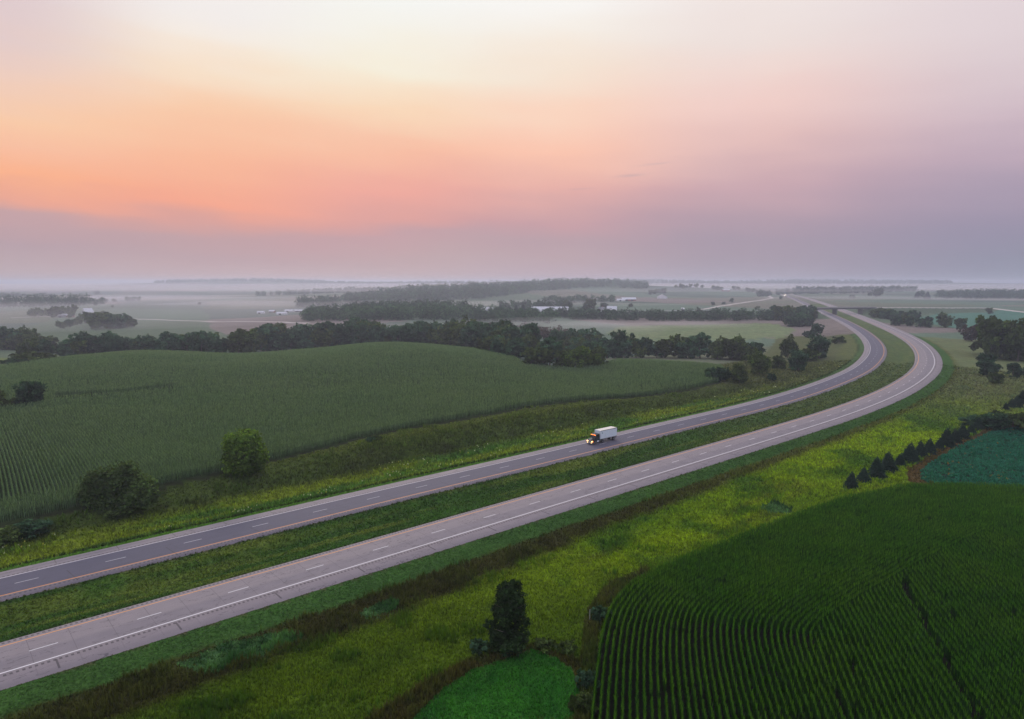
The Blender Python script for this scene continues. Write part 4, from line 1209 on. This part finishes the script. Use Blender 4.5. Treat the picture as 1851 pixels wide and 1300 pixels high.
wood('blue wood at the right border', [(1690, 1820, 1900), (1720, 1750, 2000), (1800, 1720, 2100), (1950, 1700, 2150)], 19, 20, 80, 2.9, M_LEAF_DARK, 31)
wood('misty wood beyond the overpass', [(1405, 2350, 2500), (1450, 2250, 2600), (1520, 2250, 2700), (1600, 2350, 2750), (1660, 2500, 2700)], 26, 19, 60, 3.8, M_LEAF_DARK, 32)
wood('hazy trees along the highway where it meets the skyline', [(1372, 2000, 2150), (1395, 2050, 2200)], 20, 16, 50, 4, M_LEAF_DARK, 33)
wood('clump of trees behind the central farm', [(905, 1180, 1240), (960, 1200, 1280), (1035, 1220, 1280)], 15, 13, 70, 2.6, M_LEAF_DARK, 34)
wood('hazy clump on the slope behind the central farm', [(985, 1420, 1500), (1040, 1430, 1540), (1085, 1450, 1530), (1112, 1470, 1510)], 17, 16, 100, 2.3, M_LEAF_DARK, 35)
wood('grove of trees left of the wooded knoll', [(548, 1020, 1060), (580, 1000, 1080), (612, 1010, 1070)], 12, 15, 150, 1.6, M_LEAF_DARK, 36)
wood('distant wooded skyline', [(280, 5600, 6400), (500, 5500, 6400), (800, 5500, 6400), (1200, 5300, 6400), (1500, 5200, 6300), (1720, 5200, 6200)], 62, 22, 22, 11, M_LEAF_DARK, 37)

# ------------------------------------------------------------------ the truck
M_TRAILER = plain('trailer_white', (.70, .78, .84), .38, var=.05, scale=1.5)
M_ROOFPANEL = plain('trailer_roof', (.70, .68, .62), .45, var=.08, scale=1.2)
M_CAB = plain('cab_paint', (.022, .036, .042), .22, var=.2, scale=2)
M_BLACK = plain('black_metal', (.02, .02, .022), .5, var=.2)
M_TYRE = plain('tyre_rubber', (.018, .018, .018), .9, var=.2)
M_CHROME = plain('chrome', (.55, .56, .58), .2, metal=1, var=.05)
M_GLASS = plain('dark_glass', (.012, .014, .018), .06, var=.0)
M_LAMP = plain('headlamp_glow', (.9, .7, .35), .3, emit=(1., .62, .24), estr=4.5)
M_AMBER = plain('amber_glow', (.9, .3, .03), .3, emit=(1., .20, .02), estr=5)
M_RED = plain('red_lens', (.35, .02, .02), .3)
M_SIGN = plain('trailer_number_panel', (.34, .42, .50), .5)

# where it drives: far lane of the dark carriageway, towards the viewer
tx, ty, tz = hit(1081, 800.5)
_, st, _, _, _, _ = (v[0] for v in G([tx], [ty])[:, [1, 2, 1, 1, 1, 1]].T[:, :1])
p0, d0 = LL.at(float(st))
nrm = np.array([-d0[1], d0[0]])
pc = p0[:2] + nrm * 1.75
TR = empty('semi_truck', (pc[0], pc[1], p0[2] + .05), math.atan2(-d0[1], -d0[0]), label='dark semi truck with lit headlamps pulling a short white box trailer', cat='truck')

TR.scale = (.885, .885, .885)


def part(name, mb, mat, parent, smooth=False, **kw):
    return mb.build(name, mat, parent, smooth, **kw)


# +x is forward, origin mid-length on the road
tl = part('trailer', MB().box(-6.6, 1.35, -1.28, 1.28, 1.22, 4.02, .06), M_TRAILER, TR, label='short white box trailer')
part('roof_panel', MB().box(-6.52, 1.27, -1.20, 1.20, 4.022, 4.06), M_ROOFPANEL, tl)
mb = MB()
for s in (-1, 1):
    mb.box(-6.62, 1.37, s * 1.285 - .02, s * 1.285 + .02, 3.90, 4.03); mb.box(-6.62, 1.37, s * 1.285 - .02, s * 1.285 + .02, 1.20, 1.36)
part('trim_rail', mb, M_BLACK, tl)
part('number_panel', MB().box(.35, .75, 1.283, 1.296, 2.95, 3.45), M_SIGN, tl)
mb = MB()
for k in range(13):
    for s in (-1, 1):
        mb.box(-6.2 + k * .58, -6.17 + k * .58, s * 1.289 - .008, s * 1.289 + .008, 1.36, 3.9)
part('side_ribs', mb, plain('trailer_seam', (.46, .52, .58), .5), tl)
for s in (-.66, .66):
    part('rear_door', MB().box(-6.66, -6.61, s - .60, s + .60, 1.3, 3.9, .01), M_TRAILER, tl)
for s in (-1.05, 1.05):
    part('tail_lamp', MB().box(-6.70, -6.6, s - .12, s + .12, 1.02, 1.14), M_RED, tl)
mb = MB(); mb.box(-6.5, 1.2, -.55, -.40, .98, 1.21); mb.box(-6.5, 1.2, .40, .55, .98, 1.21); mb.box(-6.62, -6.52, -1.15, 1.15, .5, .62); mb.box(-6.6, -6.52, -.6, -.5, .62, 1.2); mb.box(-6.6, -6.52, .5, .6, .62, 1.2)
part('undercarriage', mb, M_BLACK, tl)
mb = MB(); mb.box(-1.4, -1.26, -.9, -.76, .35, 1.2); mb.box(-1.4, -1.26, .76, .9, .35, 1.2); mb.box(-1.5, -1.16, -.95, -.7, .3, .36); mb.box(-1.5, -1.16, .7, .95, .3, .36)
part('landing_gear', mb, M_BLACK, tl)


def wheel(x, yy, dual, parent):
    w_ = .58 if dual else .30
    s = 1 if yy > 0 else -1
    t = part('wheel', MB().cyl((x, yy - s * w_ / 2, .51), .51, w_, 'y', 28), M_TYRE, parent, True)
    part('rim', MB().cyl((x, yy + s * .005, .51), .29, .06, 'y', 20, .24 if s > 0 else .29), M_CHROME, t)


for s in (-1, 1):
    wheel(-5.2, s * 1.25, True, tl)
    wheel(.25, s * 1.25, True, TR); wheel(4.05, s * 1.22, False, TR)
# tractor
mb = MB(); mb.box(-.6, 4.9, -.50, -.30, .72, 1.0); mb.box(-.6, 4.9, .30, .50, .72, 1.0); mb.box(-.2, .8, -.6, .6, 1.0, 1.2); mb.box(3.6, 4.5, -1.0, 1.0, .45, .6)
part('chassis', mb, M_BLACK, TR)
cab = part('cab', MB().prism([(1.62, .95), (3.25, .95), (3.25, 1.95), (2.98, 2.98), (2.75, 3.12), (1.62, 3.16)], -1.12, 1.12, 'y', .06), M_CAB, TR, label='dark day cab')
part('windshield', MB().prism([(3.285, 2.02), (3.07, 2.84), (3.055, 2.84), (3.27, 2.02)], -.98, .98), M_GLASS, cab)
for s in (-1, 1):
    dr = part('door', MB().box(1.95, 3.05, s * 1.125 - .02, s * 1.125 + .02, 1.0, 2.1, .01), M_CAB, cab)
    part('side_window', MB().prism([(2.0, 2.15), (3.08, 2.15), (2.9, 2.8), (2.0, 2.8)], s * 1.13 - .015, s * 1.13 + .015), M_GLASS, cab)
    mr = MB(); mr.box(3.2, 3.28, s * 1.40 - .1, s * 1.40 + .1, 1.9, 2.5, .02); mr.box(3.1, 3.2, min(s * 1.12, s * 1.40), max(s * 1.12, s * 1.40), 2.42, 2.46); mr.box(3.1, 3.2, min(s * 1.12, s * 1.40), max(s * 1.12, s * 1.40), 1.95, 1.99)
    part('side_mirror', mr, M_BLACK, cab)
vz = part('sun_visor', MB().prism([(3.03, 2.84), (3.42, 2.76), (3.42, 2.80), (3.01, 2.95)], -1.0, 1.0), M_BLACK, cab)
for k in range(5):
    part('marker_lamp', MB().box(3.36, 3.46, -.97 + k * .44, -.75 + k * .44, 2.78, 2.93, .02), M_AMBER, cab)
part('hood', MB().prism([(3.24, .95), (4.95, .95), (5.0, 1.52), (4.85, 1.72), (3.24, 1.98)], -.80, .80, 'y', .10), M_CAB, TR)
for s in (-1, 1):
    fd = MB().prism([(3.30, .95), (3.42, 1.15), (3.75, 1.30), (4.35, 1.28), (4.72, 1.12), (4.98, .98), (5.0, .70), (4.72, .66), (4.60, .95), (4.35, 1.10), (3.78, 1.10), (3.52, .95)], min(s * .72, s * 1.22), max(s * .72, s * 1.22), 'y', .03)
    part('fender', fd, M_CAB, TR)
    hl = part('headlamp', MB().box(4.93, 5.10, min(s * .76, s * 1.14), max(s * .76, s * 1.14), .94, 1.16, .04), M_LAMP, TR)
    part('turn_signal', MB().box(4.90, 5.06, min(s * 1.17, s * 1.28), max(s * 1.17, s * 1.28), .92, 1.16, .02), M_AMBER, hl)
    part('fog_lamp', MB().cyl((5.20, s * .78, .62), .11, .06, 'x', 16), M_LAMP, TR)
    part('fuel_tank', MB().cyl((2.15, s * .98, .72), .31, 1.35, 'x', 24), M_CHROME, TR, True)
    part('exhaust_stack', MB().cyl((1.5, s * .95, 2.3), .075, 2.7, 'z', 14), M_CHROME, TR, True)
    part('mud_flap', MB().box(-.42, -.38, min(s * .7, s * 1.25), max(s * .7, s * 1.25), .2, .9), M_BLACK, TR)
part('grille', MB().box(4.96, 5.03, -.56, .56, .78, 1.58, .03), M_CHROME, TR)
part('bumper', MB().box(4.85, 5.17, -1.22, 1.22, .36, .74, .06), M_CHROME, TR)

# ------------------------------------------------------------------ far car with its lights on
cx, cy_, cz = hit(1424, 534.8)
cst = float(G([cx], [cy_])[0, 2]); p0, d0 = LL.at(cst); nrm = np.array([-d0[1], d0[0]])
pc = p0[:2] + nrm * 1.7
CA = empty('oncoming_car', (pc[0], pc[1], p0[2] + .05), math.atan2(-d0[1], -d0[0]), label='far oncoming car with bright headlights where the highway nears the skyline', cat='car')
part('body', MB().prism([(-2.3, .35), (2.3, .35), (2.35, .75), (1.2, .98), (-2.0, 1.0), (-2.35, .8)], -.9, .9, 'y', .06), plain('car_grey', (.12, .12, .13), .3), CA)
part('cabin', MB().prism([(-1.7, .98), (1.15, .98), (.35, 1.5), (-1.1, 1.5)], -.78, .78, 'y', .05), M_GLASS, CA)
M_FAR = plain('far_headlight_glow', (1, .9, .7), .3, emit=(1., .76, .46), estr=12000)
for s in (-1, 1):
    part('headlight', MB().box(2.30, 2.42, s * .68 - .19, s * .68 + .19, .58, .82, .02), M_FAR, CA)
    for xx in (-1.4, 1.4):
        part('wheel', MB().cyl((xx, s * .82, .33), .33, .22, 'y', 16), M_TYRE, CA)

# ------------------------------------------------------------------ overpass
M_CONC = plain('weathered_concrete', (.30, .29, .29), .85, var=.15, scale=.4)
M_PIER = plain('stained_concrete', (.17, .165, .17), .9, var=.2, scale=.5)
M_GIRD = plain('dark_girder', (.075, .08, .09), .7)
bd = BR_B - BR_A; bl = float(np.hypot(*bd))
BRG = empty('overpass', (BR_A[0], BR_A[1], 0), math.atan2(bd[1], bd[0]), label='slim road overpass carrying the side road across both carriageways', cat='bridge')
part('deck', MB().box(-2, bl + 2, -4.7, 4.7, DECK_Z - .42, DECK_Z - .12), M_CONC, BRG)
mb = MB()
for yy in (-3.6, -1.2, 1.2, 3.6):
    mb.box(0, bl, yy - .2, yy + .2, DECK_Z - 1.75, DECK_Z - .423)
part('girders', mb, M_GIRD, BRG)
for yy in (-4.55, 4.55):
    mb = MB().box(-2, bl + 2, yy - .14, yy + .14, DECK_Z - .118, DECK_Z + .72)
    part('parapet', mb, M_CONC, BRG)


def pier(px):
    r = ray(px, 560); a = math.atan2(r[0], r[1])
    # where the direction of view crosses the bridge line
    t = np.linalg.solve(np.array([[bd[0], -r[0]], [bd[1], -r[1]]]), -BR_A)[0]
    return t * bl


for px in (1474, 1509, 1555):
    xx = pier(px); w0 = BR_A + bd * xx / bl; zg = float(gz(w0[0], w0[1])[0])
    mb = MB().box(xx - .5, xx + .5, -3.7, 3.7, zg - 1, DECK_Z - 2.7, .1)
    mb.box(xx - .55, xx + .55, -4.4, 4.4, DECK_Z - 2.7, DECK_Z - 1.753)
    part('pier', mb, M_PIER, BRG)
for xx in (-1.2, bl + 1.2):
    w0 = BR_A + bd * xx / bl
    part('abutment', MB().box(xx - 1.2, xx + 1.2, -4.9, 4.9, DECK_Z - 7, DECK_Z - .45), M_CONC, BRG)

# ------------------------------------------------------------------ farm buildings
M_WHITE = plain('white_siding', (.72, .72, .74), .6, var=.06)
M_TIN = plain('pale_metal_roof', (.54, .55, .60), .5, var=.08, scale=.3)
M_REDW = plain('red_barn_wood', (.26, .10, .085), .8)
M_GREYR = plain('grey_shingle_roof', (.20, .20, .22), .85)
M_DARKO = plain('dark_opening', (.03, .03, .035), .8)


def barn(name, label, cat, u, v, L, Wd, eave, ridge, yaw, wall, roof, openings=(), windows=0, chimney=False, Y=None, group=None):
    """gabled building; long axis x turned by yaw from the picture's width"""
    if Y is None:
        x, y, z = hit(u, v)
    else:
        x, y = ux(u, Y), Y; z = float(gz(x, y)[0])
    rt = empty(name, (x, y, z - .3), R(yaw), label=label, cat=cat, group=group)
    part('wall', MB().prism([(-Wd / 2, 0), (Wd / 2, 0), (Wd / 2, eave), (0, ridge - .12), (-Wd / 2, eave)], -L / 2, L / 2, 'x'), wall, rt)
    o = .5; k = (ridge - eave) / (Wd / 2)
    rf = part('roof', MB().prism([(-Wd / 2 - o, eave - o * k), (0, ridge), (Wd / 2 + o, eave - o * k), (Wd / 2 + o, eave - o * k + .25), (0, ridge + .25), (-Wd / 2 - o, eave - o * k + .25)], -L / 2 - o, L / 2 + o, 'x'), roof, rt)
    if chimney:
        part('chimney', MB().box(L * .15, L * .15 + .8, -.4, .4, ridge - .3, ridge + 1.3), M_REDW, rf)
    for (x0, x1, h) in openings:
        part('door', MB().box(x0, x1, -Wd / 2 - .06, -Wd / 2 - .02, .25, h), M_DARKO, rt)
    for k2 in range(windows):
        xx = -L / 2 + L * (k2 + .75) / (windows + .5)
        part('window', MB().box(xx - .5, xx + .5, -Wd / 2 - .06, -Wd / 2 - .02, 1.5, 2.7), M_DARKO, rt)
    return rt


barn('barn', 'longest farm building, pale metal roof over white walls, at the central farm', 'barn', 994, 567, 54, 16, 5.0, 10.5, -8, M_WHITE, M_TIN, [(-20, -14, 4), (2, 8, 4), (14, 18, 3.5)], 4)
barn('barn', 'low pale-roofed farm building left of the conifers at the central farm', 'barn', 874, 567, 26, 12, 5.0, 9, 12, M_WHITE, M_TIN, [(-8, -3, 4)], 3)
barn('shed', 'small pale shed in the trees below the long barn', 'shed', 1021, 570, 11, 8, 3, 5.5, -5, M_WHITE, M_TIN, [(-2, 2, 2.6)], 1)
barn('house', 'smaller white house, left of the two by the big farm tree', 'house', 1087, 563.5, 9, 8, 4, 7.5, 10, M_WHITE, M_GREYR, [(-1, .2, 2.4)], 2, True)
barn('house', 'larger white gabled house, right of the two by the big farm tree', 'house', 1106, 563, 15, 9, 4, 8.5, -15, M_WHITE, M_TIN, [(-1, .4, 2.4)], 3, True)
barn('barn', 'long low white-roofed barn with red walls on the far slope', 'barn', 1136, 544, 32, 13, 4, 8, 5, M_REDW, M_TIN, [(-8, -3, 3.5), (4, 9, 3.5)], 2)
barn('shed', 'low white shed at the left end of the red-walled barn on the far slope', 'shed', 1122, 544.5, 18, 9, 3.0, 5.5, 5, M_WHITE, M_TIN, [(-4, 0, 2.6)], 1)
barn('barn', 'gabled white barn facing the viewer on the far slope', 'barn', 1197, 540, 16, 24, 5, 11, 82, M_WHITE, M_TIN, [(-3, 3, 3.5)], 2)
barn('barn', 'hazy pale-roofed barn among the trees on the skyline slope', 'barn', 1312, 527, 26, 14, 5, 10, 6, M_REDW, M_TIN, [(-6, 0, 4)], 2)
barn('shed', 'tiny white shed beside the country road right of the central farm', 'shed', 1234, 561, 4.2, 3.5, 2.8, 4.2, 0, M_WHITE, M_WHITE, [(-.6, .6, 2)], 1)
barn('house', 'white farmhouse with pale roof between the groves at left', 'house', 159, 571, 13, 11, 7, 12.5, 60, M_WHITE, M_TIN, [(-1, .4, 2.6)], 4, True)
barn('shed', 'low reddish shed with pale roof left of the white farmhouse', 'shed', 123, 573.5, 16, 9, 3, 5.5, 4, M_REDW, M_TIN, [(-5, -1, 2.6)], 2)
barn('shed', 'low dark-walled shed next to the reddish shed left of the farmhouse', 'shed', 112, 574, 9, 7, 3, 5, 0, M_GREYR, M_GREYR, [(-2, 1, 2.5)], 1)
for u, v, L, lab, wall in [(472, 567, 15, 'low white shed at the left end of the misty farmstead', M_WHITE), (492, 565, 12, 'reddish barn in the middle of the misty farmstead', M_REDW), (510, 569, 20, 'long white-roofed shed in front of the misty farmstead', M_WHITE), (523, 564, 20, 'pale-roofed shed at the right of the misty farmstead', M_WHITE), (540, 564, 16, 'low grey shed at the far right end of the misty farmstead', M_GREYR)]:
    barn('shed', lab, 'shed', u, v, L * .8, 8, 2.6, 4.6, random.uniform(-8, 8), wall, M_TIN, [(-4, 0, 2.8)], 2)

# slim pale marker post by the corn corner
x, y, z = hit(1066, 1122)
ps = empty('marker_post', (x, y, z - .2), 0, label='slim pale post in the fence line at the corner of the corn', cat='post')
part('shaft', MB().box(-.035, .035, -.035, .035, 0, 1.75, .01), plain('post_grey', (.34, .34, .32), .8), ps); part('cap', MB().box(-.05, .05, -.05, .05, 1.75, 1.81, .01), M_GREYR, ps)

# ------------------------------------------------------------------ sky
w = bpy.data.worlds.new('World'); SC.world = w; w.use_nodes = True
w.node_tree.nodes.clear(); N = NT(w.node_tree)
SUN_AZ, SUN_EL = -12.0, 24.0
tc = N.new('ShaderNodeTexCoord'); sp = N.new('ShaderNodeSeparateXYZ'); N.l.new(tc.outputs['Generated'], sp.inputs[0])
az = N.math('MULTIPLY', N.math('ARCTAN2', sp.outputs[0], sp.outputs[1]), 180 / math.pi)
el = N.math('MULTIPLY', N.math('ARCSINE', sp.outputs[2]), 180 / math.pi)
cb = N.new('ShaderNodeCombineXYZ'); N.put(cb.inputs[0], N.math('MULTIPLY', az, .035)); N.put(cb.inputs[1], N.math('MULTIPLY', N.math('ADD', el, N.math('MULTIPLY', az, .07)), .30))
nz = N.noise(cb.outputs[0], 1.0, 5, .5)
cb2 = N.new('ShaderNodeCombineXYZ'); N.put(cb2.inputs[0], N.math('MULTIPLY', az, .05)); N.put(cb2.inputs[1], N.math('MULTIPLY', el, .12))
nz2 = N.noise(cb2.outputs[0], 1.0, 3, .5)
el2 = N.math('ADD', el, N.math('ADD', N.rng(nz, .25, .75, -.95, .95), N.rng(nz2, .3, .7, -.7, .7)))


def vel(v, a):
    y = -(v - CV) / FPX; f = math.cos(PITCH) + y * math.sin(PITCH)
    return math.degrees(math.atan2(-math.sin(PITCH) + y * math.cos(PITCH), f / math.cos(R(a))))


S = srgb
SKY = [  # azimuth, [(v, colour), ...] from the top down
 (-36, [(0, S(222,203,207)), (60, S(226,204,203)), (130, S(240,206,189)), (200, S(250,203,168)), (265, S(250,191,160)), (325, S(252,180,142)), (345, S(238,168,146)), (368, S(200,163,165)), (430, S(184,160,168)), (500, S(190,168,172))]),
 (-24, [(0, S(243,237,234)), (60, S(246,236,226)), (130, S(248,225,201)), (210, S(250,204,171)), (290, S(250,186,154)), (365, S(247,169,143)), (388, S(222,163,153)), (412, S(194,161,165)), (460, S(190,163,168)), (500, S(196,170,172))]),
 (-10, [(0, S(246,246,242)), (60, S(246,244,236)), (130, S(247,238,218)), (200, S(250,217,186)), (280, S(249,190,163)), (350, S(240,170,157)), (400, S(222,163,157)), (425, S(198,161,166)), (470, S(194,167,170)), (500, S(197,172,174))]),
 (3,   [(0, S(249,246,242)), (60, S(247,240,231)), (130, S(246,229,212)), (200, S(251,214,192)), (270, S(252,198,175)), (340, S(232,177,168)), (400, S(200,160,166)), (440, S(186,160,168)), (470, S(188,164,170)), (500, S(188,166,174))]),
 (18,  [(0, S(240,229,226)), (60, S(238,224,219)), (130, S(241,217,210)), (200, S(241,207,200)), (270, S(229,192,188)), (340, S(202,168,176)), (400, S(180,157,170)), (440, S(169,153,168)), (470, S(168,154,168)), (500, S(168,158,172))]),
 (36,  [(0, S(226,212,216)), (60, S(223,208,212)), (130, S(217,199,205)), (200, S(207,186,196)), (270, S(190,169,184)), (340, S(171,156,175)), (400, S(158,148,169)), (440, S(152,146,167)), (470, S(147,146,165)), (500, S(147,151,168))]),
]
col = None
pa = None
for a, stops in SKY:
    st = [(max(0, (vel(v, a) + 5) / 50.), c) for v, c in stops[::-1]]
    top = stops[0][1]
    st.append(((32 + 5) / 50., tuple(.45 * t + .55 * q for t, q in zip(top, (1.04, 1.0, 1.08)))))
    st.append((1., (1.04, 1.02, 1.18)))
    rc = N.ramp(N.math('DIVIDE', N.math('ADD', el2, 5.), 50., clamp=True), st)
    col = rc if col is None else N.mix(N.rng(az, pa, a, smooth=True), col, rc)
    pa = a
# the sky behind the viewer: dim and blue-violet
back = N.ramp(N.math('DIVIDE', el, 60., clamp=True), [(0., (.40, .42, .58)), (.4, (.66, .66, .80)), (1., (1.04, 1.02, 1.18))])
ab = N.math('ABSOLUTE', az)
col = N.mix(N.rng(ab, 40, 110, smooth=True), col, back)
# two thin wisps of cloud
for (wa, we, sa, se, s) in ((9.6, 8.55, 1.0, .13, .30), (11.6, 9.35, 1.2, .07, .2), (5.6, 7.5, 1.2, .06, .2)):
    q = N.math('ADD', N.math('POWER', N.math('ABSOLUTE', N.math('DIVIDE', N.math('SUBTRACT', az, wa), sa)), 2.), N.math('POWER', N.math('ABSOLUTE', N.math('DIVIDE', N.math('SUBTRACT', N.math('ADD', el, N.rng(nz, .3, .7, -.12, .12)), N.math('ADD', we, N.math('MULTIPLY', N.math('SUBTRACT', az, wa), .06))), se)), 2.))
    f = N.math('MULTIPLY', N.math('EXPONENT', N.math('MULTIPLY', q, -1.)), s)
    col = N.mix(f, col, S(165, 150, 168))
bg1 = N.new('ShaderNodeBackground'); N.put(bg1.inputs[0], col); bg1.inputs[1].default_value = 1.0
out = N.new('ShaderNodeOutputWorld'); N.l.new(bg1.outputs[0], out.inputs[0])

# sun behind the overcast glow: weak, wide, warm
L = bpy.data.lights.new('sun', 'SUN'); L.energy = .8; L.angle = R(18); L.color = (1., .85, .70)
so = bpy.data.objects.new('sun', L); COL.objects.link(so)
d = Vector((math.sin(R(SUN_AZ)) * math.cos(R(SUN_EL)), math.cos(R(SUN_AZ)) * math.cos(R(SUN_EL)), math.sin(R(SUN_EL))))
so.rotation_euler = d.to_track_quat('Z', 'Y').to_euler()

# haze
mh = bpy.data.materials.new('haze'); mh.use_nodes = True; mh.node_tree.nodes.clear(); N = NT(mh.node_tree)
out = N.new('ShaderNodeOutputMaterial'); pv = N.new('ShaderNodeVolumePrincipled')
pv.inputs['Color'].default_value = (.74, .81, 1.0, 1); pv.inputs['Density'].default_value = .00022; pv.inputs['Anisotropy'].default_value = .5
N.l.new(pv.outputs[0], out.inputs['Volume'])
hz = MB().box(-12500, 12500, -12500, 12500, float(GZ.min()) - 1.0, max(float(GZ.max()) + 16, 66)).build('haze', mh, kind='stuff')
hz.display_type = 'WIRE'
tag(hz, 'pale morning haze over the whole valley', 'haze')

# ground mist lying in the hollows: thin lenses of denser air
def mist(label, u, Y, hw, hd, ht, dens, lift=0.):
    x = ux(u, Y); z = float(gz(x, Y)[0]) + lift
    m_ = bpy.data.materials.new('mist'); m_.use_nodes = True; m_.node_tree.nodes.clear(); N_ = NT(m_.node_tree)
    o_ = N_.new('ShaderNodeOutputMaterial'); v_ = N_.new('ShaderNodeVolumePrincipled')
    v_.inputs['Color'].default_value = (.95, .90, .96, 1); v_.inputs['Density'].default_value = dens; v_.inputs['Anisotropy'].default_value = .3
    N_.l.new(v_.outputs[0], o_.inputs['Volume'])
    bm = bmesh.new(); bmesh.ops.create_icosphere(bm, subdivisions=4, radius=1)
    for v in bm.verts:
        k = 1 + .25 * math.sin(v.co.x * 5 + u) + .2 * math.sin(v.co.y * 7 + Y)
        v.co = Vector((v.co.x * hw, v.co.y * hd, v.co.z * ht * k))
    me = bpy.data.meshes.new('mist'); bm.to_mesh(me); bm.free(); me.materials.append(m_)
    o = link('mist', me, label=label, cat='mist', kind='stuff', loc=(x, Y, z)); o.rotation_euler = (0, 0, -math.atan2(x, Y))
    o.display_type = 'WIRE'


mist('bank of low mist over the plain at left', 260, 2500, 900, 420, 11, .0014)
mist('mist at the foot of the misty wooded hill', 500, 1750, 330, 160, 9, .0016)
mist('thin mist over the meadow', 1200, 735, 110, 40, 6, .0035)
mist('mist before the blue wood', 1700, 1640, 420, 90, 8, .0022)
mist('mist between the woods at centre', 950, 1330, 330, 90, 9, .0016)

mist('broad sheet of mist on the valley floor at left', 230, 1450, 850, 820, 13, .0008)
mist('deep pinkish haze over the far country', 925, 6200, 9000, 4250, 15, .0005, -6)
mist('mist in the hollow behind the corn at centre', 860, 690, 210, 90, 11, .0022)

# ------------------------------------------------------------------ camera and render settings
cam = bpy.data.cameras.new('camera'); co = bpy.data.objects.new('camera', cam); COL.objects.link(co)
cam.sensor_width = 36; cam.lens = FPX / 1851 * 36; cam.clip_start = 1; cam.clip_end = 40000
co.location = (0, 0, CAM_H); co.rotation_euler = (math.pi / 2 - PITCH, 0, 0)
SC.camera = co
vs = SC.view_settings
SC.display_settings.display_device = 'sRGB'
vs.view_transform = 'Standard'; vs.look = 'None'; vs.exposure = 0; vs.gamma = 1; vs.use_curve_mapping = False
cy = SC.cycles
cy.max_bounces = 8; cy.diffuse_bounces = 3; cy.glossy_bounces = 2; cy.transmission_bounces = 4; cy.transparent_max_bounces = 8; cy.volume_bounces = 3
cy.use_denoising = True
cy.caustics_reflective = False; cy.caustics_refractive = False
